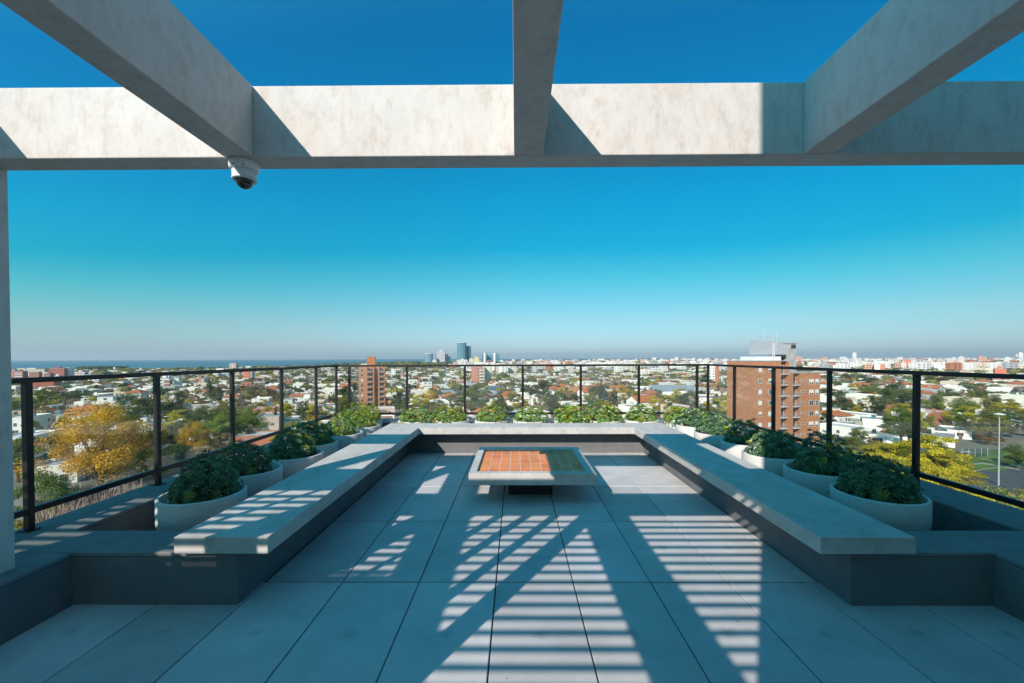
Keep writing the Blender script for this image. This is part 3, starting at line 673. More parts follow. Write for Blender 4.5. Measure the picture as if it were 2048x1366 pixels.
def roof_mesh(style, w_, d_, h_, rng):
    m = MB(); e_ = .45
    if style == 'hip':
        r = min(w_, d_)/2; k = .42*r; a = w_/2+e_; b = d_/2+e_; rx_ = max(w_/2-r, .3)
        m.add([(-a, -b, h_-.1), (a, -b, h_-.1), (a, b, h_-.1), (-a, b, h_-.1), (-rx_, 0, h_+k+.3), (rx_, 0, h_+k+.3)], [(0, 1, 5, 4), (1, 2, 5), (2, 3, 4, 5), (3, 0, 4), (3, 2, 1, 0)])
    elif style == 'gable':
        k = .28*w_; a = w_/2+e_; b = d_/2+e_
        m.add([(-a, -b, h_-.15), (a, -b, h_-.15), (a, b, h_-.15), (-a, b, h_-.15), (0, -b, h_+k), (0, b, h_+k), (-a, -b, h_-.35), (a, -b, h_-.35), (a, b, h_-.35), (-a, b, h_-.35), (0, -b, h_+k-.2), (0, b, h_+k-.2)],
              [(0, 4, 5, 3), (4, 1, 2, 5), (6, 9, 11, 10), (10, 11, 8, 7), (0, 6, 10, 4), (4, 10, 7, 1), (2, 8, 11, 5), (5, 11, 9, 3), (0, 3, 9, 6), (1, 7, 8, 2)])
    elif style == 'shed':
        a = w_/2+e_; b = d_/2+e_; m.add([(-a, -b, h_), (a, -b, h_), (a, b, h_+d_*.12), (-a, b, h_+d_*.12), (-a, -b, h_-.12), (a, -b, h_-.12), (a, b, h_+d_*.12-.12), (-a, b, h_+d_*.12-.12)],
              [(0, 1, 2, 3), (7, 6, 5, 4), (0, 4, 5, 1), (1, 5, 6, 2), (2, 6, 7, 3), (3, 7, 4, 0)])
    elif style == 'barrel':
        n = 10; vs = []; 
        for i in range(n+1):
            a = pi*i/n; vs += [(-w_/2*cos(a), -d_/2, h_+w_*.18*sin(a)), (-w_/2*cos(a), d_/2, h_+w_*.18*sin(a))]
        m.add(vs, [(2*i, 2*i+2, 2*i+3, 2*i+1) for i in range(n)]+[tuple(range(0, 2*n+2, 2))[::-1], tuple(range(1, 2*n+2, 2))])
    else:
        m.box(-w_/2+.2, w_/2-.2, -d_/2+.2, d_/2-.2, h_-.02, h_+.06)
    return m
def wall_mesh(w_, d_, h_, style):
    m = MB(); m.box(-w_/2, w_/2, -d_/2, d_/2, 0, h_-.03)
    if style == 'flat':
        p = .55; t = .18; a, b = w_/2, d_/2
        m.box(-a, a, -b, -b+t, h_-.031, h_+p).box(-a, a, b-t, b, h_-.031, h_+p).box(-a, -a+t, -b+t, b-t, h_-.031, h_+p).box(a-t, a, -b+t, b-t, h_-.031, h_+p)
    if style == 'gable':
        k = .28*w_*.93; a, b = w_/2, d_/2
        for y in (-b, b): m.add([(-a, y, h_-.03), (a, y, h_-.03), (0, y, h_+k-.1)], [(0, 1, 2)])
    return m
tank_me = MB().lathe([(.55, 0), (.6, .1), (.6, 1.0), (.35, 1.25), (.2, 1.3)], 14).mesh('water_tank', 'tank_black', True)
tankb_me = MB().box(-.7, .7, -.6, .6, 0, 1.1).box(-.75, .75, -.65, .65, 1.1, 1.18).mesh('water_tank', 'tank_blue')
tankw_me = MB().box(-.9, .9, -.8, .8, -.01, 1.6).box(-1.0, 1.0, -.9, .9, 1.6, 1.72).mesh('tank_house', 'frame_white')
chim_me = MB().box(-.35, .35, -.35, .35, -.4, 1.7).box(-.45, .45, -.45, .45, 1.7, 1.82).mesh('chimney', 'brick_red')
door_me = MB().box(-.5, .5, -.05, .01, 0, 2.1).mesh('door', 'door_brown')
HOUSE_ADJ = {'flat': 'flat-roofed', 'hip': 'tile-roofed', 'gable': 'gabled', 'shed': 'grey-roofed', 'barrel': 'barrel-roofed'}
def cname(c):
    r, g, b = c[:3]; mx_ = max(r, g, b)
    if r > .3 and r > 1.9*g: return 'brick red'
    if r > .35 and r > 1.45*g: return 'orange'
    if mx_ < .3: return 'dark grey'
    if b < .62*r: return 'yellow'
    if b < .86*r and r > .4: return 'cream'
    if mx_ > .62: return 'white'
    if b > r*1.12: return 'pale blue'
    return 'grey'
def house(x, y, rz, w_, d_, h_, col, style='flat', roofcol=(.33, .32, .31), upper=0, seed=0, label=None, near=True, extras=True, roofmat=None, wallmat='house_wall', noun='house', wins=True):
    rng = random.Random(seed)
    wm = wall_mesh(w_, d_, h_, style); rmn = roofmat or ('flat_roof' if style == 'flat' else 'roof_tile' if style in ('hip', 'gable') else 'roof_metal')
    RES.append((x, y, max(w_, d_)*.55))
    cat = 'house'
    if near:
        t = thing('house' if noun == 'house' else noun.replace(' ', '_'), '', noun, (x, y, G), rz)
        wl = wm.build('wall', wallmat, t); wl.color = (*col, 1)
        r = roof_mesh(style, w_, d_, h_, rng).build('roof', rmn, t); r.color = (*roofcol, 1)
        fl = max(1, int(h_/2.9))
        if wins:
            me = max(1, int(w_/3.2))
            for f in range(fl):
                for i in range(me):
                    if rng.random() < .8:
                        add_window(t, -w_/2+(i+.5)*w_/me+rng.uniform(-.3, .3), -d_/2-.012, f*2.8+1.0, rng.choice((.9, 1.3, 1.7)), rng.choice((1.0, 1.3)))
            md = max(1, int(d_/4))
            for f in range(fl):
                for i in range(md):
                    if rng.random() < .5: add_window(t, (-w_/2-.012) if x > 0 else (w_/2+.012), -d_/2+(i+.5)*d_/md, f*2.8+1.0, 1.1, 1.1, -pi/2 if x > 0 else pi/2)
            link('door', door_me, t, (rng.uniform(-.3, .3)*w_, -d_/2-.011, 0.02))
        if upper:
            uw, ud = w_*rng.uniform(.4, .65), d_*rng.uniform(.4, .6); ux = rng.uniform(-.15, .15)*w_; uy = rng.uniform(-.05, .2)*d_; o = MB().box(ux-uw/2, ux+uw/2, uy-ud/2, uy+ud/2, h_+.061, h_+2.7).build('upper_storey', 'house_wall', t); o.color = (*col, 1)
            q = MB().box(ux-uw/2-.15, ux+uw/2+.15, uy-ud/2-.15, uy+ud/2+.15, h_+2.702, h_+2.85).build('upper_roof', 'flat_roof', t); q.color = (*roofcol, 1)
            add_window(t, ux, uy-ud/2-.012, h_+.9, 1.3, 1.1)
        if extras:
            zr = h_+.06 if style == 'flat' else h_
            if style == 'flat':
                if rng.random() < .55: link('water_tank', rng.choice((tank_me, tankb_me)), t, (rng.uniform(-.3, .3)*w_, rng.uniform(.0, .35)*d_, zr+(2.8 if upper else 0) if False else zr))
                if rng.random() < .45: link('tank_house', tankw_me, t, (rng.uniform(-.3, .3)*w_, d_*.33, zr))
            if rng.random() < .5: link('chimney', chim_me, t, (rng.uniform(-.35, .35)*w_, rng.uniform(.1, .3)*d_, zr+(.3 if style != 'flat' else 0)))
    else:
        m = MB(); m.v, m.f, m.m = wm.v, wm.f, [0]*len(wm.f); r = roof_mesh(style, w_, d_, h_, rng); m.add(r.v, r.f, 1)
        if upper: m.box(-w_*.25, w_*.2, -d_*.2, d_*.25, h_+.05, h_+2.7, 0)
        for f in range(max(1, int(h_/2.9))):
            for i in range(max(1, int(w_/3))):
                if rng.random() < .75: xx = -w_/2+(i+.5)*w_/max(1, int(w_/3)); m.box(xx-.55, xx+.55, -d_/2-.03, -d_/2+.01, f*2.8+1, f*2.8+2.2, 2)
        if rng.random() < .6: a = rng.uniform(-.3, .3)*w_; m.box(a-.7, a+.7, 0, 1.3, h_+.05, h_+1.5, 0)
        t = m.build('house', [wallmat, rmn, 'window_dark'], None, (x, y, G)); t.rotation_euler = (0, 0, rz); t.color = (*col, 1)
    if label: tag(t, label, noun if noun != 'house' else 'house')
    else: register(t, f'{cname(col)} {HOUSE_ADJ[style]}', noun, 'house', 'houses in the city below')
    return t
def hpx(px0, px1, ytop, D, depth, col, style='flat', rz=0, h=None, seed=None, **k):
    """house spanning photo pixels px0..px1 with its roof line at ytop, D metres away"""
    a = at(px0, ytop, D); b = at(px1, ytop, D); w_ = b.x-a.x; hh = a.z*.5+b.z*.5-G
    if style == 'hip': hh -= .42*min(w_, depth)/2
    if style == 'gable': hh -= .28*w_
    if style == 'flat': hh -= .55
    hh = max(2.6, hh)
    th = atan2((a.x+b.x)/2, D); tk = th*(.9 if th > 0 else .55); rz = -tk+rz*.3; w_ *= cos(tk)*.97
    return house((a.x+b.x)/2-sin(rz)*depth/2, D+cos(rz)*depth/2, rz, w_, depth, hh, col, style, seed=seed if seed is not None else int(px0*7+D), **k)
WHT = (.84, .785, .71); CRM = (.68, .58, .44); GRY = (.42, .41, .40); PNK = (.66, .50, .42); YEL = (.66, .52, .24); BRK = (.42, .17, .10); LGY = (.58, .56, .53); ORG = (.58, .24, .09)

# ---------------------------------------------------------------- near right: brick tower
def brick_tower():
    a = radians(12); C0 = at(1508, 723, 103); top = C0.z-G
    t = thing('brick_tower', 'big orange-brown brick apartment tower with white balconies just beyond the right railing', 'building', (C0.x, C0.y, G), a)
    RES.append((C0.x+8, C0.y+5, 18))
    def ux(px):                     # distance along the front wall at a photo pixel
        r = ray(px, 760); X0, Y0_ = C0.x, C0.y; u = (cos(a), sin(a))
        return (X0-r.x*Y0_)/(r.x*u[1]-u[0])
    def ub(px, v):
        r = ray(px, 720); return (C0.x-v*sin(a)-r.x*(C0.y+v*cos(a)))/(r.x*sin(a)-cos(a))
    xl = ux(1579); xr = ux(1646); xb0, xb1 = ux(1562), ux(1575); dp = 9.4; h2 = top-3.1; rec = 1.1
    # the tall wing: two walls leave a balcony slot
    MB().box(0, xb0, 0, dp, 0, top).box(xb0, xl, rec+.01, dp, 0, top-.001).box(xb1, xl, 0, rec, 0, top-.002).build('wall', 'brick_red', t)
    c0, c1 = ux(1592), ux(1605)
    MB().box(xl+.01, c0, .8, dp+2, 0, h2).box(c0, c1, .8+rec+.01, dp+2, 0, h2-.001).box(c1, xr, .8, dp+2, 0, h2-.002).build('wing_wall', 'brick_red', t)
    MB().box(-.06, xl+.05, -.06, dp+.06, top+.002, top+.22).build('roof', 'roof_grey', t); MB().box(xl+.06, xr+.06, .74, dp+2.06, h2+.002, h2+.35).build('wing_roof', 'roof_grey', t)
    MB().tube([(xl+.12, .68, 0), (xl+.12, .68, top+.4)], .13, 8).build('drain_pipe', 'frame_white', t)
    p = 2.74; f0 = top-2.65
    for f in range(10):
        z = f0-p*f
        if z < 1: break
        for px in (1520.5, 1539.8): 
            add_window(t, ux(px), -.012, z, .8, 1.05)
            sh = random.Random(f*7+int(px)).random()
            if sh < .6: link('shutter', MB().box(-.4, .4, -.035, -.022, .5 if sh < .3 else .1, 1.05).mesh('shutter', 'frame_white'), t, (ux(px), -.012, z))
        for (b0, b1, yy, zz) in ((xb0, xb1, 0, z-.5), (c0, c1, .8, z-3.4)):
            if zz < 1: continue
            b = MB().box(b0+.01, b1-.01, yy-.35, yy+rec, zz-.15, zz).build('balcony', 'frame_white', t)
            m = MB(); n = 9
            for i in range(n+1): xx = b0+.05+(b1-b0-.1)*i/n; m.box(xx-.02, xx+.02, yy-.33, yy-.30, zz, zz+.95)
            m.box(b0+.02, b1-.02, yy-.35, yy-.28, zz+.95, zz+1.02); m.build('balustrade', 'rail_grey', b)
            g = MB().box(b0+.12, b1-.12, yy+rec-.04, yy+rec+.005, zz+.02, zz+2.1).build('balcony_door', 'window_dark', t)
            m = MB()
            for xx in (b0+.12, (b0+b1)/2, b1-.2): m.box(xx, xx+.08, yy+rec-.07, yy+rec-.03, zz+.02, zz+2.1)
            m.box(b0+.1, b1-.1, yy+rec-.07, yy+rec-.03, zz+2.1, zz+2.2)
            if f % 3 != 1: m.box(b0+.2, (b0+b1)/2, yy+rec-.085, yy+rec-.072, zz+.9, zz+2.1)
            m.build('door_frame', 'frame_white', g)
        zw = z-3.0
        if zw > 1:
            add_window(t, ux(1612), .788, zw+.45, 1.15, .32)
            for px, w_ in ((1628.5, 1.25), (1639.5, .85)):
                add_window(t, ux(px), .788, zw-.2, w_, 1.2)
                if random.Random(int(f*5+px)).random() < .6: link('shutter', MB().box(-w_/2, w_/2, -.035, -.022, .4, 1.2).mesh('shutter', 'frame_white'), t, (ux(px), .788, zw-.2))
    # windows on the left side wall, hidden mostly behind glare
    # rooftop: plinth, sheet metal tank rooms, concrete shaft, ladder, aerials
    zp = top+.22
    MB().box(ub(1512, 3), ub(1562, 3), 3, 8.5, zp+.001, zp+1.0).build('roof_plinth', 'frame_white', t)
    m = MB().box(ub(1519, 4), ub(1549, 4), 4, 7.6, zp+1.5, zp+5.1); m.box(ub(1519, 4)+.3, ub(1519, 4)+.6, 4.3, 4.6, zp+.9, zp+1.5).box(ub(1545, 4), ub(1545, 4)+.3, 4.3, 4.6, zp+.9, zp+1.5)
    tk = m.build('tank_room', 'sheet_metal', t)
    m = MB().box(ub(1549.5, 4), ub(1567.5, 4), 3.2, 6.6, zp+1.4, zp+4.3); m.build('tank_room', 'sheet_metal', t)
    cs = MB().box(ub(1568, 4), ub(1588, 4), 3.4, 6.5, -1+h2, zp+4.4).box(ub(1568, 4)-.1, ub(1588, 4)+.15, 3.2, 6.7, zp+4.401, zp+4.6); cs = cs.build('concrete_shaft', 'roof_grey', t)
    MB().box(ub(1578, 4), ub(1587, 4), 3.32, 3.41, zp+3.1, zp+4.1).build('opening', 'window_dark', cs)
    MB().box(ub(1545, 4), ub(1566, 4), 3.0, 3.19, zp+1.0, zp+1.5).build('vent_slot', 'window_dark', t)
    m = MB()
    for s in (0, .45): m.tube([(ub(1536, 4)+s, 2.6, zp), (ub(1546, 4)+s, 3.9, zp+4.4)], .05, 5)
    for i in range(9): q = i/9; m.box(ub(1536, 4)+(ub(1546, 4)-ub(1536, 4))*q, ub(1536, 4)+(ub(1546, 4)-ub(1536, 4))*q+.45, 2.6+1.3*q-.03, 2.6+1.3*q+.03, zp+4.4*q, zp+4.4*q+.06)
    m.build('ladder', 'pole_metal', t)
    m = MB(); m.tube([(ub(1534, 4), 5, zp+5.0), (ub(1534, 4), 5, zp+8.0)], .06, 5); m.tube([(ub(1558.5, 4), 5, zp+4.3), (ub(1558.5, 4), 5, zp+7.2)], .06, 5)
    m.tube([(ub(1521, 4), 5, zp+6.05), (ub(1559.5, 4), 5, zp+6.05)], .05, 5); m.tube([(ub(1551, 4), 5, zp+4.3), (ub(1551, 4), 5, zp+6.1)], .07, 5); m.build('aerial', 'pole_metal', t)
brick_tower()

# ---------------------------------------------------------------- left brick tower
def left_tower():
    D = 233; c = at(743.5, 734, D); top = c.z-G; s = D/F
    t = thing('brick_tower', 'slim red brick apartment tower with stacked balconies beyond the left corner of the terrace', 'building', (c.x, c.y, G), radians(16))
    RES.append((c.x, c.y+6, 14))
    X = lambda px: (px-743.5)*s
    MB().box(X(718.5), X(735), 0, 11, 0, top).box(X(735), X(745), 1.4, 11, 0, top-.01).box(X(745), X(748), -.2, 11, 0, top+.01).box(X(748), X(755), 2.5, 11, 0, top-.02).box(X(755), X(758), .4, 11, 0, top).box(X(758), X(766.5), 1.8, 11, 0, top-.01).box(X(766.5), X(769), .4, 11, 0, top).build('wall', 'brick_red', t)
    cr = MB().box(X(733.5), X(750), 2.6, 8, top-.5, top+5.9).build('roof_core', 'brick_red', t); MB().box(X(738), X(739.2), 2.55, 2.61, top+2.2, top+2.9).build('core_window', 'window_dark', cr)
    MB().box(X(752), X(764), 3, 8, top, top+1.1).build('tank_house', 'frame_white', t)
    n = int(top/2.82)
    for f in range(n):
        z = top-2.5-2.82*f
        if z < 1: break
        add_windows_simple(t, [(X(725), -.02, z+.2, 0)], 1.0, 1.1, 'frame_white' if f % 3 == 2 else 'window_dark')
        for a, b, y in ((735, 745, 0), (758, 766.5, .5)):
            q = MB().box(X(a)+.05, X(b)-.05, y-.6, y+1.3, z-.75, z-.55).box(X(a)+.05, X(b)-.05, y-.6, y-.52, z-.55, z-.1).build('balcony', 'brick_red', t)
            MB().box(X(a)+.25, X(b)-.25, y+1.2, y+1.38, z-.5, z+1.35).build('balcony_door', 'window_dark', q)
            MB().box(X(a)+.1, X(b)-.1, y-.6, y-.54, z+.15, z+.3).build('handrail', 'frame_white', q)
        add_windows_simple(t, [(X(751.5), 2.48, z, 0)], 1.3, 1.1)
left_tower()

# ---------------------------------------------------------------- mid distance blocks given a place of their own
def block(px0, px1, ytop, D, depth, col, label, face='facade_windows', bands=None, roofbox=True, rz=0, nm='apartment_block', cat='building', h=None, balc=False):
    a = at(px0, ytop, D); b = at(px1, ytop, D); w_ = b.x-a.x; hh = (a.z+b.z)/2-G
    th = atan2((a.x+b.x)/2, D); k = .9 if th > 0 else .55; rz = -th*k; w_ *= cos(th*k)*.97
    t = thing(nm, '', cat, ((a.x+b.x)/2, D, G), rz); RES.append(((a.x+b.x)/2, D+depth/2, max(w_, depth)*.6))
    m = MB().box(-w_/2, w_/2, 0, depth, 0, hh); wl = m.build('wall', face, t); wl.color = (*col, 1)
    r = MB().box(-w_/2-.1, w_/2+.1, -.1, depth+.1, hh+.01, hh+.5).build('roof', 'roof_grey', t)
    if roofbox:
        rb = MB().box(-w_*.22, w_*.12, depth*.3, depth*.7, hh+.51, hh+.51+max(2.0, hh*.1)).build('roof_room', 'house_wall', t); rb.color = (*col, 1)
    if bands:
        for i in range(min(int(hh/2.9), 14)):
            z = hh-2.4-2.9*i
            if z < 1: break
            k = MB().box(-w_/2+w_*bands[0], -w_/2+w_*bands[1], -.9 if balc else -.08, -.02, z-.25, z+.75).build('balcony' if balc else 'floor_band', 'house_wall', t); k.color = (*bands[2], 1)
    if label: tag(t, label, cat)
    else: register(t, f'{cname(col)} apartment', 'block', 'building', 'apartment blocks in the city')
    return t, w_, hh
RBR = (.38, .12, .075)
block(66, 103, 760, 350, 14, RBR, 'wide brick red windowless block below the left railing near the column', face='house_wall', roofbox=False)
block(111, 132, 765, 430, 14, (.62, .66, .68), 'pale grey apartment block right of the wide brick red block', face='facade_windows')
block(136, 160, 760, 480, 14, (.30, .20, .20), 'brown and blue-grey block behind the top of the yellow tree', bands=(.0, .35, (.5, .55, .6)))
block(88, 106, 762, 560, 12, (.60, .57, .50), None)
block(28, 44, 743, 640, 14, RBR, 'small dark red block at the far left in front of the sea', bands=(.1, .9, WHT))
block(40, 84, 739, 700, 14, (.66, .60, .50), 'long cream block at the far left in front of the sea', face='facade_windows')
block(60, 76, 744, 640, 10, (.40, .16, .10), 'brick red slab in front of the long cream block', roofbox=False)
block(101, 126, 737, 650, 14, (.42, .11, .08), 'dark red tall block standing alone before the sea at the left')
block(126, 139, 738.5, 660, 14, WHT, 'white block joined to the dark red tall block by the sea')
block(150, 168, 744, 640, 12, (.66, .5, .48), 'pink and white block left of the wooded point')
ti = tag(MB().lathe([(2.2, 0), (2.2, 25), (2.0, 25.3)], 20).build('water_tower', 'frame_white', None, (at(229.5, 740, 900).x, 900, G), smooth=False), 'white round water tower beside the wooded point', 'tower')
ti.scale = (1, 1, (at(229, 734, 900).z-G)/25.3)
block(319, 337, 757, 372, 9, WHT, 'white apartment block with brown front near the second left post', bands=None)
block(328, 338.5, 762, 366, 5.5, (.36, .17, .11), 'brown balcony front attached to the white block near the second left post', face='house_wall', bands=(.02, .98, (.62, .55, .5)), roofbox=False)
block(325, 337, 743, 385, 8, WHT, 'white stair head and tank room over the white block', face='house_wall', roofbox=False)
block(348, 357, 756, 380, 9, WHT, 'narrow white windowless slab right of the white and brown block', face='house_wall', roofbox=False)
block(397, 402, 753, 430, 9, (.5, .22, .15), 'narrow brick strip block between the second and third left posts', face='house_wall', roofbox=False)
block(402, 408, 757, 428, 9, (.50, .47, .42), 'grey windowless tower joined to a narrow brick strip', face='house_wall', roofbox=False)
block(426, 436, 747, 560, 12, WHT, 'white tower with pale blue bands near the third left post', face='facade_bands')
block(436, 457, 745, 575, 12, (.50, .56, .66), 'blue-grey banded tower near the third left post', face='facade_bands')
block(486, 499, 743, 520, 12, (.60, .15, .08), 'orange-red tower with pale floor lines in the third left pane', face='house_wall', bands=(0, 1, (.66, .34, .22)))
block(500, 504, 744, 522, 12, GRY, 'grey narrow back half of the orange-red tower', face='house_wall', roofbox=False)
block(595, 610, 752, 470, 10, LGY, 'white box building in the fourth left pane', face='facade_windows')
t, w_, hh = block(943, 956, 734, 402, 14, (.48, .19, .13), 'brick part of the mid distance block in the third back pane', face='house_wall', roofbox=False, bands=(.55, 1.0, (.55, .30, .22)))
block(950, 970, 736, 398, 12, (.46, .20, .14), 'mid distance brick block with pale green balcony stack in the third back pane', bands=(.45, .98, (.52, .60, .52)), balc=True, face='facade_windows')
block(967, 982, 731, 408, 12, (.62, .60, .48), 'cream windowless side block right of the pale green balconies', face='house_wall')
block(1415, 1432, 731, 420, 12, WHT, 'white and brick block in the farthest right pane', face='facade_windows')
block(1430, 1439, 731, 418, 12, (.42, .18, .12), 'brick edge of the white block in the farthest right pane', face='house_wall', roofbox=False)
block(1990, 2012, 738, 452, 12, (.56, .16, .10), 'bright red tower in the nearest right pane', face='house_wall')
block(2008, 2022, 753, 446, 12, (.46, .16, .11), 'lower red wing beside the bright red tower', face='facade_windows', roofbox=False)
block(1920, 1942, 742, 480, 14, (.48, .34, .24), 'tan windowless block left of the bright red tower', face='house_wall', roofbox=False)
block(1941, 1949, 744, 482, 12, (.62, .60, .5), 'cream narrow block joined to the tan windowless block', face='house_wall', roofbox=False)
block(1728, 1748, 730, 640, 12, (.50, .24, .15), 'brown brick twin block in the second nearest right pane', face='facade_windows')
block(1749, 1760, 728, 620, 12, WHT, 'white narrow tower with dark window column in the second nearest right pane')
block(1760, 1770, 729, 625, 12, (.46, .2, .13), 'brick half of the white narrow tower', face='house_wall', roofbox=False)
block(1804, 1822, 720, 950, 16, (.58, .20, .12), 'orange brick block above the second nearest right pane')
block(1789, 1802, 727, 900, 14, (.46, .22, .14), 'low brown brick block left of the orange brick block above the rail')
# glass towers on the shore
def glass_tower(px0, px1, ytop, D, label, dark=(.10, .24, .30), sy=.6, fr='facade_glass', col=(.12, .26, .31), cap=True, n=36):
    a = at(px0, ytop, D); b = at(px1, ytop, D); w_ = b.x-a.x; hh = a.z-G
    t = thing('glass_tower', label, 'tower', ((a.x+b.x)/2, D+w_*sy/2, G)); RES.append(((a.x+b.x)/2, D, w_))
    o = MB().lathe([(w_/2, 0), (w_/2, hh)], n, sy=sy).build('curtain_wall', fr, t); o.color = (*col, 1)
    if cap: MB().lathe([(w_/2+.3, hh+.01), (w_/2+.3, hh+1.6)], n, sy=sy).build('roof_rim', 'frame_white', t)
    return t
DS = 2050
glass_tower(913.5, 932, 685.5, DS, 'tallest blue glass tower rising above the sea horizon')
glass_tower(929, 941.5, 692.5, DS+30, 'second blue glass tower half behind the tallest one', col=(.07, .22, .27))
glass_tower(848, 864.5, 708, DS-200, 'short round pale glass tower left of the striped white tower', col=(.28, .40, .44))
block(873.5, 890, 702.5, DS-150, 40, (.58, .52, .58), 'square white and violet striped tower between the round glass tower and the tallest one', face='facade_bands')
block(890, 896, 709, DS-100, 30, (.72, .62, .60), 'slim pink-white tower right of the striped white tower', face='facade_windows')
block(896, 900.5, 714, DS-100, 30, (.70, .64, .60), None)
block(864.5, 873, 720, DS-300, 30, (.66, .58, .54), None)
for a_, b_, y_, c_ in ((964, 968, 709, (.10, .20, .24)), (970, 975.5, 706.5, (.16, .26, .30)), (974.5, 987, 711.5, (.10, .24, .30)), (990, 998.5, 708, (.10, .22, .27))):
    block(a_, b_, y_, DS-350+a_-964, 30, c_, None, face='facade_glass')
block(967.5, 970.5, 706, DS-380, 20, WHT, None, face='house_wall', roofbox=False); block(987, 990.5, 706, DS-380, 20, WHT, None, face='house_wall', roofbox=False)
block(916, 935, 719.5, DS-700, 30, (.68, .58, .56), 'low pink-white block in front of the tallest glass tower')
block(948, 958, 715, DS-400, 24, (.66, .60, .32), 'pale yellow block left of the dark glass trio')
block(938, 947, 718, DS-500, 24, CRM, None)

# ---------------------------------------------------------------- houses one can single out
hpx(70, 146, 930, 98, 9, WHT, 'flat', rz=.18, label='low white flat-roofed house under the yellow tree near the column', seed=4)
hpx(187, 240, 802, 232, 12, WHT, 'flat', rz=.1, upper=1, label='white two-storey modern house above the yellow tree', seed=9)
hpx(180, 201, 812, 226, 8, BRK, 'flat', label='small red brick annex left of the white modern house', seed=3, extras=False)
hpx(226, 262, 799, 262, 12, CRM, 'hip', label='cream house with tiled roof behind the white modern house', seed=5)
hpx(68, 182, 836, 196, 16, LGY, 'flat', rz=.08, label='long pale flat-roofed row right of the first left post', seed=6)
hpx(22, 46, 822, 205, 12, CRM, 'flat', label='cream and brick house beside the concrete column', seed=7)
hpx(283, 312, 868, 140, 10, WHT, 'flat', label='white flat house partly behind the yellow tree by the second left post', seed=2)
hpx(270, 312, 905, 118, 12, (.20, .26, .28), 'flat', label='dark glazed pavilion at the foot of the second left post', seed=12)
hpx(390, 414, 802, 252, 9, WHT, 'flat', wins=False, extras=False, label='blank white cube-shaped house in the second left pane', seed=1)
hpx(368, 390, 808, 262, 10, ORG, 'flat', label='small orange house left of the blank white cube', seed=8)
hpx(395, 470, 826, 222, 12, GRY, 'flat', label='grey flat-roofed house below the blank white cube', seed=10)
hpx(506, 547, 812, 225, 12, YEL, 'gable', roofmat='roof_grey', label='yellow gabled house in the third left pane', seed=11)
hpx(530, 557, 822, 205, 12, WHT, 'gable', roofmat='roof_grey', label='white gabled house in front of the yellow gabled house', seed=13)
hpx(500, 530, 825, 200, 10, BRK, 'flat', label='low brick house with chimney left of the white gabled house', seed=14)
hpx(552, 592, 808, 222, 14, LGY, 'flat', upper=1, label='grey modern house with long terraces behind the fourth left post', seed=15)
hpx(577, 640, 793, 285, 12, WHT, 'shed', roofmat='roof_tile', label='long white house with red roof in the fourth left pane', seed=16)
hpx(560, 640, 842, 172, 18, WHT, 'flat', label='broad white flat roof low in the fourth left pane', seed=17)
hpx(640, 690, 850, 165, 16, PNK, 'flat', label='pink-white low house near the left corner of the railing', seed=18)
hpx(672, 704, 786, 300, 12, WHT, 'flat', upper=1, label='white stepped house left of the slim brick tower', seed=19)
hpx(702, 720, 790, 270, 14, WHT, 'flat', upper=1, label='white terraced house touching the left side of the slim brick tower', seed=29)
hpx(776, 802, 805, 262, 9, ORG, 'flat', label='orange brick house right of the slim brick tower', seed=20)
hpx(975, 1062, 802, 262, 14, WHT, 'flat', rz=.05, wins=False, label='long blank white wall building in the third back pane', seed=21)
hpx(990, 1042, 788, 290, 14, CRM, 'hip', label='wide house with bright orange tiled roof in the third back pane', seed=22)
hpx(975, 1001, 774, 345, 14, (.05, .12, .17), 'flat', wins=False, label='dark blue glazed building in the third back pane', seed=23)
hpx(1061, 1098, 797, 262, 12, WHT, 'flat', upper=1, label='white two-storey house right of the fourth back post', seed=24)
hpx(1100, 1128, 790, 280, 12, WHT, 'flat', upper=1, label='white stepped house in the middle of the fourth back pane', seed=25)
hpx(1302, 1392, 786, 290, 30, WHT, 'shed', wins=False, extras=False, label='big white warehouse with sloping roof in the sixth back pane', seed=26, noun='warehouse')
hpx(1385, 1456, 796, 262, 24, WHT, 'flat', wins=False, label='white warehouse left of the brick tower', seed=27, noun='warehouse')
hpx(1725, 1771, 838, 172, 12, WHT, 'flat', wins=False, label='tall white box-shaped workshop in the second nearest right pane', seed=30)
hpx(1700, 1726, 842, 174, 10, (.36, .34, .28), 'flat', wins=False, extras=False, label='concrete grey box joined to the white workshop', seed=31)
hpx(1664, 1712, 852, 168, 9, GRY, 'flat', wins=False, extras=False, label='grey ribbed wall building left of the white workshop', seed=32)
h_ = hpx(1712, 1812, 878, 143, 13, WHT, 'flat', rz=-.12, label='white workshop with black water tanks on its grey roof', seed=33)
hpx(1838, 1908, 876, 140, 16, WHT, 'flat', rz=-.35, label='white corner building in the nearest right pane', seed=34)
hpx(1895, 1943, 872, 152, 12, WHT, 'flat', rz=.5, label='white two-storey house facing the lawn', seed=35)
hpx(1855, 1905, 842, 182, 12, (.56, .66, .64), 'shed', label='pale green shed in the nearest right pane', seed=36)
hpx(1888, 1962, 836, 190, 14, WHT, 'flat', label='long white shed-like building in the nearest right pane', seed=37)
hpx(1942, 1985, 862, 165, 10, LGY, 'flat', label='low grey house right of the palm in the nearest right pane', seed=38)
hpx(1985, 2060, 856, 176, 14, LGY, 'shed', label='wide grey-roofed shed at the right edge', seed=39)
hpx(1865, 1905, 822, 215, 12, WHT, 'flat', upper=1, label='tall white house with flat top in the nearest right pane', seed=40)
hpx(1902, 1942, 827, 205, 12, WHT, 'flat', label='white terrace house left of the brick hip-roofed house', seed=41)
hpx(1948, 1986, 808, 228, 12, ORG, 'hip', label='orange brick house with tiled hip roof in the nearest right pane', seed=42)
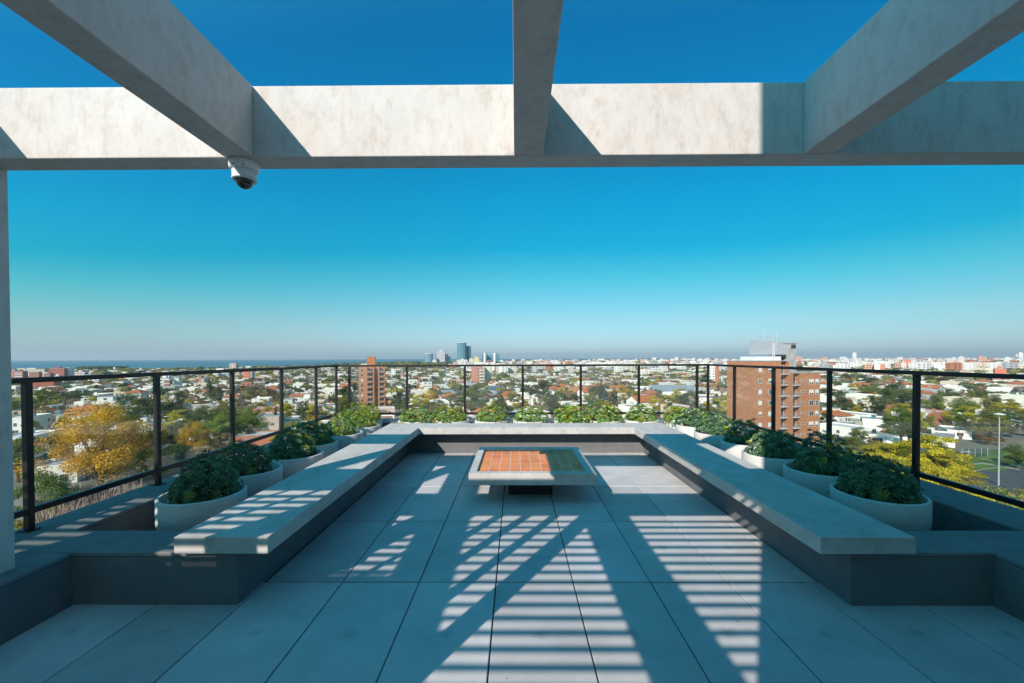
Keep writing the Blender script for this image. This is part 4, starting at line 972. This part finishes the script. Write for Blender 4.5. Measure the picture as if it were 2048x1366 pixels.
hpx(1840, 1862, 808, 250, 12, WHT, 'hip', label='white house with red tiled roof touching the nearest right post', seed=43)
hpx(1925, 1950, 808, 245, 10, WHT, 'gable', roofmat='roof_grey', label='white pitched house behind the brick hip-roofed house', seed=44)
hpx(1706, 1765, 804, 228, 12, CRM, 'flat', label='cream flat-roofed house in the second nearest right pane', seed=45)
hpx(1802, 1832, 800, 240, 12, YEL, 'gable', roofmat='roof_grey', label='yellow-cream gabled house left of the nearest right post', seed=46)
hpx(1718, 1745, 781, 330, 12, WHT, 'hip', label='white house with vivid orange roof in the second nearest right pane', seed=47)
hpx(1692, 1722, 790, 300, 12, WHT, 'hip', label='white house with dull orange roof in the second nearest right pane', seed=48)
hpx(1864, 1912, 778, 335, 26, (.16, .40, .44), 'barrel', wins=False, extras=False, label='teal hall with grey barrel roof in the nearest right pane', seed=49, noun='hall')
hpx(2003, 2032, 778, 330, 12, CRM, 'hip', label='cream house with orange hip roof below the bright red tower', seed=50)
hpx(2034, 2062, 780, 325, 12, PNK, 'hip', label='pink house with brown hip roof at the right edge', seed=51)

# ---------------------------------------------------------------- trees one can single out
tree_px('yellow', 195, 818, D=96, s=1.85, label='very large golden yellow autumn tree in the first left pane', rz=1)
tree_px('green', 88, 945, D=74, s=.95, tint=1.3, label='green pine-like tree low beside the first left post')
tree_px('green', 36, 880, D=100, s=1.0, label='green tree seen through the gap beside the concrete column')
tree_px('dark', 120, 866, D=135, s=1.0, tint=1.2, label='dark tree left behind the large yellow tree')
tree_px('lime', 100, 862, D=150, s=1.2, label='pale green tree left behind the large yellow tree')
tree_px('lime', 262, 855, D=122, s=.8, tint=.9, label='yellow-green tree right behind the large yellow tree')
tree_px('umbrella', 130, 782, D=240, s=1.35, label='broad umbrella-shaped tree above the long pale row')
tree_px('umbrella', 192, 785, D=300, s=1.2, tint=.9, label='second umbrella-shaped tree behind the white modern house')
tree_px('dark', 278, 790, D=190, s=1.45, tint=1.3, label='large dark green tree left of the second left post')
tree_px('dark', 345, 798, D=195, s=1.5, label='large blackish green tree right of the second left post')
tree_px('lime', 365, 820, D=158, s=1.05, label='yellow-green dome tree in the second left pane')
tree_px('olive', 350, 842, D=140, s=.9, label='grey-green tree low in the second left pane')
tree_px('yellow', 388, 848, D=125, s=.95, tint=.8, label='ochre tree over the street in the second left pane')
tree_px('green', 438, 832, D=140, s=1.25, tint=1.4, label='bright green tree left of the third left post')
tree_px('olive', 440, 800, D=190, s=1.2, label='olive umbrella tree behind the third left post')
tree_px('green', 498, 832, D=150, s=1.3, tint=1.3, label='bright green tree right of the third left post')
tree_px('rust', 470, 812, D=200, s=1.2, label='rust-brown thin tree right of the third left post')
tree_px('lime', 515, 782, D=270, s=1.5, label='wide yellow-brown tree in the third left pane', tint=.8)
tree_px('dark', 655, 806, D=210, s=1.15, tint=1.3, label='dark green tree left of the corner post')
tree_px('dark', 610, 812, D=205, s=.9, label='dark pine in the fourth left pane')
tree_px('green', 950, 770, D=245, s=2.0, tint=.85, label='very large green tree in front of the pale green balconies')
tree_px('green', 905, 790, D=235, s=1.4, tint=.8, label='large green tree at the second back post')
tree_px('dark', 870, 800, D=215, s=1.2, label='dark tree low in the second back pane')
tree_px('dark', 1095, 757, D=330, s=1.7, label='tall dark spreading tree in the fourth back pane', tint=1.1)
tree_px('lime', 1130, 775, D=300, s=1.0, label='yellow-green tree right of the tall dark spreading tree')
tree_px('dark', 1205, 770, D=290, s=1.2, label='dark tree in the fifth back pane')
tree_px('lime', 1330, 790, D=235, s=1.2, label='yellow-green tree before the big white warehouse')
tree_px('green', 1315, 786, D=250, s=1.1, label='green dome tree before the big white warehouse')
tree_px('green', 1362, 792, D=232, s=1.0, label='green tree right before the big white warehouse')
tree_px('green', 1428, 800, D=225, s=1.1, label='green tree between the white warehouse and the brick tower')
tree_px('umbrella', 1770, 775, D=262, s=1.7, tint=1.5, label='wide yellow-green tree behind the palms')
tree_px('olive', 1815, 776, D=270, s=1.4, tint=1.2, label='olive tree right behind the palms')
tree_px('palm', 1772, 786, D=205, s=1.5, label='tall palm in the middle of the second nearest right pane')
tree_px('palm', 1745, 795, D=215, s=1.1, label='smaller palm left of the tall palm')
tree_px('palm', 1932, 845, D=152, s=1.35, label='thick palm in front of the white terrace houses')
tree_px('dark', 1690, 800, D=235, s=1.3, tint=1.2, label='dark green tree right of the brick tower')
tree_px('olive', 1702, 872, D=128, s=.9, label='grey-green tree left of the white workshop tanks')
tree_px('bare', 1805, 828, D=165, s=1.3, label='bare spreading tree before the nearest right post')
tree_px('lime', 1862, 872, D=97, s=1.25, label='yellow-green street tree right of the nearest right post', tint=1.15)
tree_px('lime', 1818, 884, D=92, s=1.15, tint=1.15, label='yellow-green street tree behind the nearest right post')
tree_px('lime', 1775, 888, D=96, s=1.0, label='yellow-green street tree left of the nearest right post', tint=1.1)
tree_px('lime', 1895, 906, D=92, s=1.15, tint=1.05, label='yellow-green street tree beside the lawn')
tree_px('lime', 1740, 892, D=100, s=1.0, label='yellow-green street tree farthest left of the nearest right post')
tree_px('lime', 1905, 958, D=72, s=.85, tint=1.1, label='low golden green tree under the bottom rail at the lower right')
tree_px('lime', 1800, 925, D=78, s=.85, tint=1.0, label='low golden green tree under the bottom rail left of the nearest post')
tree_px('lime', 1845, 925, D=80, s=.9, tint=1.1, label='low yellow-green tree under the bottom rail right of the nearest post')
tree_px('rust', 1975, 868, D=142, s=1.0, label='thin brown tree standing on the lawn')
tree_px('green', 2035, 892, D=112, s=.9, label='green tree behind the tall street lamp')
tree_px('lime', 2020, 806, D=200, s=1.7, label='wide lime green tree at the right edge', tint=1.0)
tree_px('olive', 2010, 785, D=260, s=1.6, tint=.8, label='brown-olive tree behind the lime green tree')
tree_px('umbrella', 1880, 752, D=420, s=1.6, label='dark umbrella-shaped tree above the teal hall')
tree_px('umbrella', 1905, 792, D=275, s=1.4, tint=1.3, label='bare-trunked umbrella tree in front of the teal hall')
tree_px('olive', 1965, 765, D=330, s=1.9, tint=1.1, label='large olive tree left below the bright red tower')
tree_px('dark', 1735, 752, D=430, s=1.8, label='large dark tree under the brown twin block')
tree_px('dark', 1690, 748, D=460, s=1.6, label='dark wooded crown right of the brick tower')

# reeds and low planting right below the terrace
def thicket(name, px0, px1, y0, y1, D0, D1, n, ln, cols, label, cat, seed, lean=.35, width=.05):
    rs = np.random.RandomState(seed); V = []; Q = []; C = []
    for i in range(n):
        D = rs.uniform(D0, D1); px = rs.uniform(px0, px1); b = at(px, 1000, D); p = np.array([b.x, D, G-.1]); L_ = ln*rs.uniform(.5, 1.15); d = np.array([rs.normal(.12, lean), rs.normal(0, lean), 1.]); d /= np.linalg.norm(d)
        th = rs.uniform(0, pi); s = np.array([cos(th), sin(th), 0])*width*rs.uniform(.6, 1.6); o = len(V); mid = p+d*L_*.55; tip = p+d*L_+np.array([rs.normal(0, .15), 0, -.1*L_*rs.rand()])
        V += [p-s, p+s, mid+s*.9, mid-s*.9, tip+s*.25, tip-s*.25]; Q += [(o, o+1, o+2, o+3), (o+3, o+2, o+4, o+5)]; c = np.array(cols[rs.randint(len(cols))])*rs.uniform(.7, 1.3); C += [c, c]
    o = link(name, qmesh(name, V, Q, C, 'dry_grass')); tag(o, label, cat, None, 'stuff')
thicket('dry_reeds', 80, 300, 0, 0, 64, 84, 7000, 5.6, ((.34, .25, .19), (.24, .17, .13), (.42, .33, .26)), 'pale brown dry reeds and bare twigs below the left railing', 'reeds', 3, .3, .05)
def hedge(name, px0, px1, D0, D1, hgt, n, cols, label, seed, size=.34):
    rs = np.random.RandomState(seed); px = rs.uniform(px0, px1, n); D = rs.uniform(D0, D1, n); X = np.array([at(a, 1000, b).x for a, b in zip(px, D)])
    bump = (np.sin(X*.9+seed)+np.sin(D*1.3+seed*2)+np.sin(X*2.3+D))*.5; Z = G+hgt*(rs.rand(n)**.35)*(1+.18*bump)
    P = np.stack([X, D, Z], 1); nr = rs.normal(0, .6, (n, 3))+np.array([0, -.3, .9]); nr /= np.linalg.norm(nr, axis=1, keepdims=True); a, b = rot_basis(nr); sz = (size*rs.uniform(.6, 1.4, n))[:, None]
    V = np.stack([P-a*sz*.5, P+b*sz*.35, P+a*sz*.5, P-b*sz*.35], 1).reshape(-1, 3); ci = rs.choice(len(cols), n, p=[c[1] for c in cols]); C = np.array([c[0] for c in cols])[ci]*rs.uniform(.75, 1.25, (n, 1))
    o = link(name, qmesh(name, V, np.arange(n*4).reshape(-1, 4), C, 'tree_leaf')); tag(o, label, 'hedge', None, 'stuff'); return o
hedge('flowering_hedge', 1860, 2090, 62, 78, 5.0, 26000, [((.13, .17, .03), .50), ((.36, .38, .05), .32), ((.50, .30, .20), .10), ((.55, .45, .30), .06), ((.55, .04, .04), .02)], 'mixed green and yellow hedge with a few red flowers below the right railing', 4)
hedge('ground_shrubs', 20, 130, 66, 72, 2.2, 4000, [((.20, .20, .04), .6), ((.30, .20, .06), .4)], 'low yellow-green shrubs at the foot of the left side', 6)

# ---------------------------------------------------------------- streets, lawn
def sheet(name, pts, z, mt):
    m = MB(); m.add([(p[0], p[1], z) for p in pts], [tuple(range(len(pts)))]); o = struct(m.build(name, mt))
    if o.data.polygons[0].normal.z < 0: o.data.flip_normals()
    return o
def g_at(px, y):                        # ground point at a photo pixel
    r = ray(px, y); k = (G-H)/r.z; return (r.x*k, r.y*k)
sheet('road', [g_at(1890, 1010), g_at(2120, 1075), g_at(2120, 922), g_at(2048, 930), g_at(1965, 940), g_at(1930, 948), g_at(1905, 962), g_at(1870, 985)], G+.03, 'asphalt')
sheet('lawn', [g_at(1850, 948), g_at(1925, 936), g_at(1990, 944), g_at(2060, 930), g_at(2090, 905), g_at(1990, 900), g_at(1900, 918), g_at(1850, 930)], G+.05, 'lawn')
sheet('path', [g_at(1905, 935.5), g_at(1965, 928), g_at(2000, 934), g_at(2040, 941), g_at(2040, 939), g_at(2000, 931.5), g_at(1965, 925.5), g_at(1905, 932)], G+.056, 'pavement')
sheet('kerb_strip', [g_at(1905, 962), g_at(1930, 948), g_at(1965, 940), g_at(2048, 930), g_at(2048, 928.5), g_at(1965, 938.5), g_at(1929, 946.5), g_at(1903, 960)], G+.10, 'pavement')
sheet('road', [g_at(240, 945), g_at(330, 935), g_at(430, 905), g_at(540, 880), g_at(540, 872), g_at(430, 893), g_at(330, 908), g_at(240, 920)], G+.03, 'asphalt')
sheet('pavement', [g_at(330, 908), g_at(430, 893), g_at(540, 872), g_at(540, 868), g_at(430, 887), g_at(330, 900)], G+.06, 'pavement')

# cars
def make_car():
    t = thing('parked_car', '', 'car', (0, 0, 0))
    prof = [(-2.1, .35), (-2.12, .75), (-1.95, .95), (-1.1, 1.0), (1.5, .98), (2.0, .85), (2.12, .6), (2.1, .35)]
    w_ = .84; vs = [(x, -w_, z) for x, z in prof]+[(x, w_, z) for x, z in prof]; n = len(prof)
    MB().add(vs, [tuple(range(n))[::-1], tuple(range(n, 2*n))]+[(i, (i+1) % n, n+(i+1) % n, n+i) for i in range(n)]).build('body', 'car_paint', t, bevel=.06)
    cp = [(-1.35, .98), (-.75, 1.42), (.55, 1.42), (1.25, .97)]; m = MB(); vs = [(x, -.72 if z > 1.2 else -.8, z) for x, z in cp]+[(x, .72 if z > 1.2 else .8, z) for x, z in cp]
    MB().add(vs, [(3, 2, 1, 0), (4, 5, 6, 7), (0, 1, 5, 4), (1, 2, 6, 5), (2, 3, 7, 6)]).build('windows', 'window_dark', t)
    MB().box(-.78, .58, -.70, .70, 1.40, 1.46).build('roof', 'car_paint', t, bevel=.03)
    for x in (-1.3, 1.3):
        for y in (-.80, .80):
            m = MB().lathe([(.31, -.1), (.31, .1)], 14); m.v = [(a, c, b) for a, b, c in m.v]; wh = m.build('wheel', 'tyre', t, (x, y, .31))
            m = MB().lathe([(.18, -.11), (.18, .11)], 10); m.v = [(a, c, b) for a, b, c in m.v]; m.build('rim', 'pole_metal', wh)
    for y in (-.6, .6): MB().box(2.06, 2.13, y-.15, y+.15, .6, .74).build('headlight', 'frame_white', t)
    return t
def copy_tree(o, par=None):
    c = o.copy(); COL.objects.link(c); c.parent = par
    for ch in list(o.children): copy_tree(ch, c)
    return c
car0 = make_car(); first = [True]
def car(x, y, rz, col, label=None):
    o = car0 if first[0] else copy_tree(car0); first[0] = False
    o.location = (x, y, G+.04); o.rotation_euler = (0, 0, rz)
    for ch in o.children:
        if ch.name.split('.')[0] in ('body', 'roof'): ch.color = (*col, 1)
    o['group'] = 'cars parked in the streets below'
    if label: o['label'] = label
    else: register(o, {(.6, .6, .6): 'silver', (.75, .75, .75): 'white', (.04, .04, .05): 'black', (.3, .03, .03): 'red', (.05, .1, .25): 'blue'}.get(col, 'grey'), 'parked car', 'car', 'cars parked in the streets below')
for px, y, rz, c, lb in ((352, 909, .45, (.04, .04, .05), 'dark car parked in the street low in the second left pane'), (332, 914, .45, (.6, .6, .6), 'silver car nearest the second left post'), (400, 899, .4, (.75, .75, .75), 'white car farther up the street in the second left pane'),
                     (285, 918, .35, (.05, .1, .25), 'blue car left of the second left post')):
    p = g_at(px, y); car(p[0], p[1], rz, c, lb)

# street lamps
def lamp(px, ytop, D, kind, label, r=.09):
    p = at(px, ytop, D); hh = p.z-G
    t = thing('street_lamp', label, 'street lamp', (p.x, D, G))
    if kind == 'disc':
        MB().tube([(0, 0, 0), (0, 0, hh*.5), (0, 0, hh)], [.17, .13, .09], 10).build('pole', 'pole_metal', t)
        MB().lathe([(.2, hh-.1), (.95, hh-.02), (1.0, hh+.08), (.5, hh+.28), (.1, hh+.34)], 20).build('lamp_head', 'frame_white', t)
    elif kind == 'arm':
        pts = [(0, 0, 0), (0, 0, hh*.82)]+[(.9*(1-cos(a*pi/8)), 0, hh*.82+hh*.16*sin(a*pi/8)) for a in range(1, 5)]+[(2.1, 0, hh*.985)]
        MB().tube(pts, [r*1.3]+[r]*(len(pts)-1), 7).build('pole', 'pole_metal', t); MB().box(1.8, 2.7, -.14, .14, hh*.975-.08, hh*.975+.08).build('lamp_head', 'frame_white', t)
    else:
        MB().tube([(0, 0, 0), (0, 0, hh)], [r*1.6, r*.7], 8).build('pole', 'pole_metal', t); MB().box(-.35, .35, -.1, .1, hh-.1, hh+.12).build('lamp_head', 'pole_metal', t)
lamp(1999, 829, 97, 'disc', 'tall grey street lamp with round white head at the right')
lamp(1921, 903, 118, 'arm', 'curved street lamp beside the lawn')
lamp(892, 729, 365, 'mast', 'tall thin pole in the middle of the second back pane', .28)
lamp(115, 808, 205, 'arm', 'leftmost street lamp over the long pale row', .12)
lamp(133, 812, 212, 'mast', 'middle street lamp over the long pale row', .12)
lamp(147, 808, 208, 'arm', 'rightmost curved street lamp over the long pale row', .12)
lamp(386, 882, 128, 'mast', 'slim white post on the street in the second left pane', .12)
lamp(96, 905, 108, 'mast', 'slim post behind the low white house', .08)
mt_ = thing('radio_mast', 'thin red and white mast on the skyline above the fourth back pane', 'mast', (at(1091, 720, 1900).x, 1900, G)); hh = at(1091, 713.5, 1900).z-G
for i in range(5): MB().tube([(0, 0, hh*(.6+.08*i)), (0, 0, hh*(.6+.08*(i+1)))], .9, 6).build('mast_section', 'roof_tile' if i % 2 == 0 else 'frame_white', mt_)
MB().tube([(0, 0, 0), (0, 0, hh*.6)], 1.1, 6).build('mast_base', 'pole_metal', mt_)
# fence by the lawn
fn = thing('wire_fence', 'dark green wire fence with thin posts behind the lawn', 'fence', (*g_at(1925, 915), G)); q = g_at(1975, 913)
dv = Vector((q[0]-fn.location.x, q[1]-fn.location.y, 0)); fn.rotation_euler = (0, 0, atan2(dv.y, dv.x)); Lf = dv.length
for i in range(5): MB().tube([(Lf*i/4, 0, 0), (Lf*i/4, 0, 2.6)], .06, 6).build('post', 'pole_metal', fn)
m = MB()
for i in range(40): m.box(Lf*i/40-.012, Lf*i/40+.012, -.01, .01, .1, 2.5)
for k in range(14): m.box(0, Lf, -.008, .012, .1+k*.18, .12+k*.18)
mat('fence_green', (.02, .06, .045), .6); m.build('mesh_panel', 'fence_green', fn)

# ---------------------------------------------------------------- random city fabric
def ymask(px):
    if px < 650: return 1060-px/650*215
    if px < 1400: return 845
    return 845+(px-1400)/648*215
def hidden(px, yt):
    if px < 10 or px > 2060 or yt > ymask(px)-3: return True
    return False
def clash(x, y, r):
    for a, b, c in RES:
        if (a-x)**2+(b-y)**2 < (c+r)**2: return True
    return False
rg = random.Random(21)
ANG = radians(20); ca, sa = cos(ANG), sin(ANG)
def cell(i, j): return (i*ca-j*sa, i*sa+j*ca)
houses = []; trees = []
cols = [WHT]*9+[CRM, LGY, LGY, GRY, GRY, PNK, BRK, (.72, .66, .56), (.48, .22, .13)]
for bi in range(-34, 40):
    for bj in range(0, 22):
        # a block of 2 x 7 lots, streets between
        for a in range(7):
            for b in range(2):
                u = bi*84+a*10.5+6; v = bj*58+b*24+10+40; x, y = cell(u, v)
                if y < (155 if x > .7*y else 118) or y > 640 or abs(x/y) > 1.32: continue
                if rg.random() < .17: continue
                w_ = rg.uniform(8, 10.3); d_ = rg.uniform(9, 17); y2 = v+rg.uniform(-2, 2); x, y = cell(u, y2)
                fl = rg.choice((1, 1, 1, 2, 2)); st = rg.choice(('flat',)*9+('hip', 'hip', 'shed', 'gable'))
                h = (3.4 if fl == 1 else 6.4)+rg.uniform(-.3, .5)
                houses.append((y, x, w_, d_, h, rg.choice(cols), st, rg.random() < .3, ANG+(0 if rg.random() < .8 else pi/2)))
        for a in range(9):
            for b in range(3):
                u = bi*84+a*9.4+rg.uniform(-2, 2); v = bj*58+b*23+rg.uniform(-3, 3)-3+40; x, y = cell(u, v)
                if rg.random() < .25 or y < 95 or y > 640 or abs(x/y) > 1.32: continue
                trees.append((y, x))
houses.sort(); trees.sort(); nh = nt_ = 0; far_h = []; far_t = []
for y, x, w_, d_, h, c, st, up, rz in houses:
    p = proj((x, y, G+h+1.5))
    if hidden(*p) or clash(x, y, 4): continue
    if 1462 < p[0] < 1646 and y > 110: continue
    if nh < 245: nh += 1; house(x, y, rz, w_, d_, h, c, st, upper=up and h < 5, seed=nh*13, near=y < 215, roofcol=rg.choice(((.33, .32, .31), (.5, .49, .47), (.28, .16, .12), (.6, .6, .58))))
    else: far_h.append((x, y, w_, d_, h, c, rz))
kinds = ['olive']*5+['lime']*3+['dark']*5+['green']*5+['rust']*4+['umbrella']*3+['cone', 'bare', 'bare', 'yellow', 'palm']
placed = []
for y, x in trees:
    s = rg.uniform(.5, 1.12); k = rg.choice(kinds)
    p = proj((x, y, G+TREES[k][6]*s))
    if hidden(*p) or any((a-x)**2+(b-y)**2 < 60 for a, b in placed[-40:]): continue
    if any((a-x)**2+(b-y)**2 < (c*.75+1.2)**2 for a, b, c in RES): continue
    if 1462 < p[0] < 1646 and y > 110: continue
    if y < 230 and (722 < p[0] < 766): continue
    if y < 140 and 1900 < p[0]: continue
    placed.append((x, y))
    if nt_ < 240: nt_ += 1; plant_tree(k, x, y, s, far=y > 240 or k in ('bare',))
    else: far_t.append((x, y, s, k))

# everything farther out reads as one mass of roofs, one of crowns and one of city
def in_land(x, y):
    p = proj((x, y, G));
    if p is None: return False
    px = p[0]
    for (a, da), (b, db) in zip(coast[:-1], coast[1:]):
        if a <= px <= b: return y < (da+(db-da)*(px-a)/(b-a))*.985
    return False
rs = np.random.RandomState(5)
def boxes_mesh(name, items, label, cat):
    V = []; Q = []; C = []
    for x, y, w_, d_, h, c, rz in items:
        co, si = cos(rz), sin(rz); o = len(V); k = rs.uniform(.88, 1.08)
        for z in (G-.5, G+h):
            for a, b in ((-1, -1), (1, -1), (1, 1), (-1, 1)): V.append((x+(a*w_*co-b*d_*si)/2, y+(a*w_*si+b*d_*co)/2, z))
        rc = (c[0]*.75, c[1]*.73, c[2]*.72) if rs.rand() < .6 else (.45, .18, .1) if rs.rand() < .3 else (.3, .29, .28)
        for f, cc in (((4, 5, 6, 7), rc), ((0, 1, 5, 4), c), ((1, 2, 6, 5), c), ((2, 3, 7, 6), c), ((3, 0, 4, 7), c)): Q.append([o+i for i in f]); C.append((cc[0]*k, cc[1]*k, cc[2]*k))
        if h > 5:      # windows on the front and on the side turned to the camera
            sx_ = -1 if x > 0 else 1; nx_ = max(2, int(w_/5.5)); fls = int(h/3)
            for fl in range(max(0, fls-12), fls):
                z0 = G+fl*3+1.1
                for sd_, L_ in ((0, w_), (1, d_)):
                    for q in range(nx_):
                        a0, a1 = (q+.25)/nx_-.5, (q+.75)/nx_-.5; o = len(V)
                        for a, z in ((a0, z0), (a1, z0), (a1, z0+1.3), (a0, z0+1.3)):
                            lx_, ly_ = (a*w_, -d_/2-.1) if not sd_ else (sx_*(w_/2+.1), a*d_)
                            V.append((x+lx_*co-ly_*si, y+lx_*si+ly_*co, z))
                        Q.append([o, o+1, o+2, o+3]); C.append((c[0]*.35, c[1]*.36, c[2]*.40))
    tag(link(name, qmesh(name, V, Q, C, 'stuff_wall')), label, cat, None, 'stuff')
def blob_mesh(name, items, label, cat):
    Vs = []; Cs = []
    pal = {'olive': (.22, .21, .07), 'lime': (.33, .29, .06), 'dark': (.08, .11, .05), 'green': (.13, .17, .05), 'rust': (.30, .20, .11), 'umbrella': (.13, .15, .05), 'cone': (.03, .05, .03), 'bare': (.2, .16, .14), 'yellow': (.36, .24, .03), 'palm': (.08, .1, .04)}
    for x, y, s, k in items:
        n = 150 if y < 850 else 60 if y < 1300 else 26; R = 4.6*s*rs.uniform(.8, 1.4); Hh = 9*s; d = rs.normal(0, 1, (n, 3)); d /= np.linalg.norm(d, axis=1, keepdims=True); d[:, 2] = np.abs(d[:, 2])*.9-.15
        P = d*np.array([R, R, Hh*.42])*rs.uniform(.55, 1, (n, 1))+np.array([x, y, G+Hh*.55]); nr = d+rs.normal(0, .35, (n, 3)); nr /= np.linalg.norm(nr, axis=1, keepdims=True)
        a, b = rot_basis(nr); sz = R*rs.uniform(.45, .85, (n, 1))*(26/n)**.5; Vs.append(np.stack([P-a*sz*.5, P+b*sz*.45, P+a*sz*.5, P-b*sz*.45], 1).reshape(-1, 3))
        Cs.append(np.array(pal[k])*rs.uniform(.7, 1.3, (n, 1))*rs.uniform(.8, 1.2))
    V = np.vstack(Vs); tag(link(name, qmesh(name, V, np.arange(len(V)).reshape(-1, 4), np.vstack(Cs), 'tree_leaf')), label, cat, None, 'stuff')
items = [q for q in far_h if not (q[1] > 500 and proj((q[0], q[1], G))[0] < 185)]; titems = [q for q in far_t if not (q[1] > 480 and proj((q[0], q[1], G))[0] < 185)]; D = 640.
while D < 3400:
    step = 17 if D < 1300 else 30 if D < 2200 else 46
    xmin, xmax = at(-20, 740, D).x, at(2080, 740, D).x; x = xmin+rs.uniform(0, step)
    while x < xmax:
        yy = D+rs.uniform(-step/2, step/2)
        if in_land(x, yy) and not any((a-x)**2+(b-yy)**2 < c*c for a, b, c in RES):
            px = proj((x, yy, G))[0]; r = rs.rand()
            if px < 185 and yy < 690: x += step; continue
            r = r; wood = .5 if px < 700 else .4
            if yy > 1300 and px < 700: wood = .93
            elif yy > 1000 and px < 900: wood = .8
            if r > wood: 
                c = cols[rs.randint(len(cols))]; tall = rs.rand() < (.0 if px < 900 and yy > 1000 else .02 if px < 900 else .12)
                items.append((x, yy, rs.uniform(9, 16)*(1.2 if yy > 1300 else 1), rs.uniform(10, 18), rs.uniform(10, 20) if tall else rs.uniform(3.3, 7.5), c, ANG))
            else: titems.append((x, yy, rs.uniform(.8, 1.25)*(1.3 if yy > 1300 else 1), kinds[rs.randint(len(kinds))]))
            if rs.rand() < .55: titems.append((x+rs.uniform(-8, 8), yy+rs.uniform(-8, 8), rs.uniform(.6, 1.1), kinds[rs.randint(len(kinds))]))
        x += step*rs.uniform(.55, 1.2)
    D += step*.9
# wooded point by the sea at the left
for i in range(170): titems.append((at(rs.uniform(186, 222), 740, 930).x, 930+rs.uniform(-30, 40), rs.uniform(1.2, 1.7), 'dark'))
boxes_mesh('distant_houses', items, 'mass of small pale houses stretching to the shore', 'houses'); blob_mesh('distant_trees', titems, 'mass of distant green and brown tree crowns between the houses', 'trees')

# skyline of apartment blocks: the largest ones are things, the rest one mass
scols = [(.64, .59, .56), (.62, .53, .49), (.66, .62, .57), (.66, .50, .44), (.60, .60, .60), (.56, .26, .18), (.62, .57, .46), (.64, .61, .58), (.66, .64, .62)]
rk = random.Random(9)
def sky_block(px, ytop, D, wpx, col, label=None):
    block(px-wpx/2, px+wpx/2, ytop, D, max(12, wpx*D/F*.6), col, label, face='facade_windows', roofbox=rk.random() < .6)
sky_block(1709, 706, 3400, 8, (.70, .68, .68), 'tall slim pale tower standing highest on the skyline above the right railing')
sky_block(2042, 705.5, 2600, 9, (.74, .72, .70), 'tall white tower at the right end of the skyline')
sky_block(2035, 709, 2650, 7, (.60, .52, .54), 'tall mauve tower beside the white one at the right end of the skyline')
sky_block(1202, 717.5, 2300, 13, (.72, .69, .66), 'broad white block on the skyline above the fifth back pane')
for i in range(64):
    px = 1010+i*16.4+rk.uniform(-6, 6); D = rk.uniform(1300, 2600)
    if 1480 < px < 1600: D = rk.uniform(1800, 2600)
    base = (724.5 if px < 1300 else 722.5)-(px-1000)/1048*4.5; y = base-rk.uniform(-3, 5.0)-(0 if px < 1300 else 1.5)
    w_ = rk.uniform(6, 15) if px > 1500 else rk.uniform(5, 10)
    sky_block(px, y, D, w_, rk.choice(scols))
for i in range(30):
    px = rk.choice((rk.uniform(1850, 2050), rk.uniform(1650, 2050))); D = rk.uniform(900, 1500); y = rk.uniform(721, 730); sky_block(px, y, D, rk.uniform(7, 13), rk.choice(scols))
for px0, w_, y, D, c in ((22, 8, 741, 700, scols[5]), (88, 11, 747, 600, (.42, .16, .10)), (108, 10, 752, 640, WHT), (150, 12, 750, 690, (.42, .18, .12)), (168, 9, 753, 600, LGY), (58, 16, 753, 640, (.40, .17, .12)), (36, 10, 750, 700, WHT),
                         (300, 9, 748, 690, WHT), (362, 8, 750, 600, (.45, .2, .13)), (470, 9, 746, 620, CRM), (520, 9, 747, 640, (.46, .2, .13)), (548, 10, 749, 560, WHT), (612, 9, 744, 700, CRM), (655, 8, 745, 640, (.5, .3, .22)), (782, 9, 742, 560, WHT), (800, 7, 746, 520, (.45, .2, .14))):
    block(px0, px0+w_, y, D, 11, c, None)
items = []
for i in range(2600):
    px = rs.uniform(1020, 2090); D = rs.uniform(2000, 5200) if px > 1330 else rs.uniform(1900, 2600); base = (726 if px < 1330 else 724)-(px-1000)/1048*5.5; y = base-rs.uniform(-6, 3.5); w_ = rs.uniform(3.5, 9)
    p = at(px, y, D); 
    if p.z-G < 4: continue
    if not in_land(p.x, D): continue
    items.append((p.x, D, w_*D/F, w_*D/F*.7, p.z-G, scols[rs.randint(len(scols))], 0))
for i in range(420):
    px = rs.uniform(1000, 2080); D = rs.uniform(1000, 2000); p = at(px, rs.uniform(723, 732), D)
    if p.z-G > 4: w_ = rs.uniform(3.5, 9); items.append((p.x, D, w_*D/F, w_*D/F*.7, p.z-G, scols[rs.randint(len(scols))], 0))
boxes_mesh('distant_city', items, 'pale mass of city blocks along the right half of the horizon', 'city')
flush()

# ---------------------------------------------------------------- haze
HAZE = .00008
hm = bpy.data.materials.new('air_haze'); hm.use_nodes = True; hm.node_tree.nodes.clear()
pv = N(hm.node_tree, 'ShaderNodeVolumePrincipled'); pv.inputs['Color'].default_value = (.78, .88, .95, 1); pv.inputs['Density'].default_value = HAZE; pv.inputs['Anisotropy'].default_value = .2
ho = N(hm.node_tree, 'ShaderNodeOutputMaterial'); hm.node_tree.links.new(pv.outputs[0], ho.inputs['Volume']); MATS['air_haze'] = hm
hz = MB().box(-15000, 15000, -12000, 15000, G-2.5, 130).build('haze', 'air_haze'); hz['kind'] = 'stuff'; hz['label'] = 'thin blue air haze over the far city and sea'; hz['category'] = 'haze'
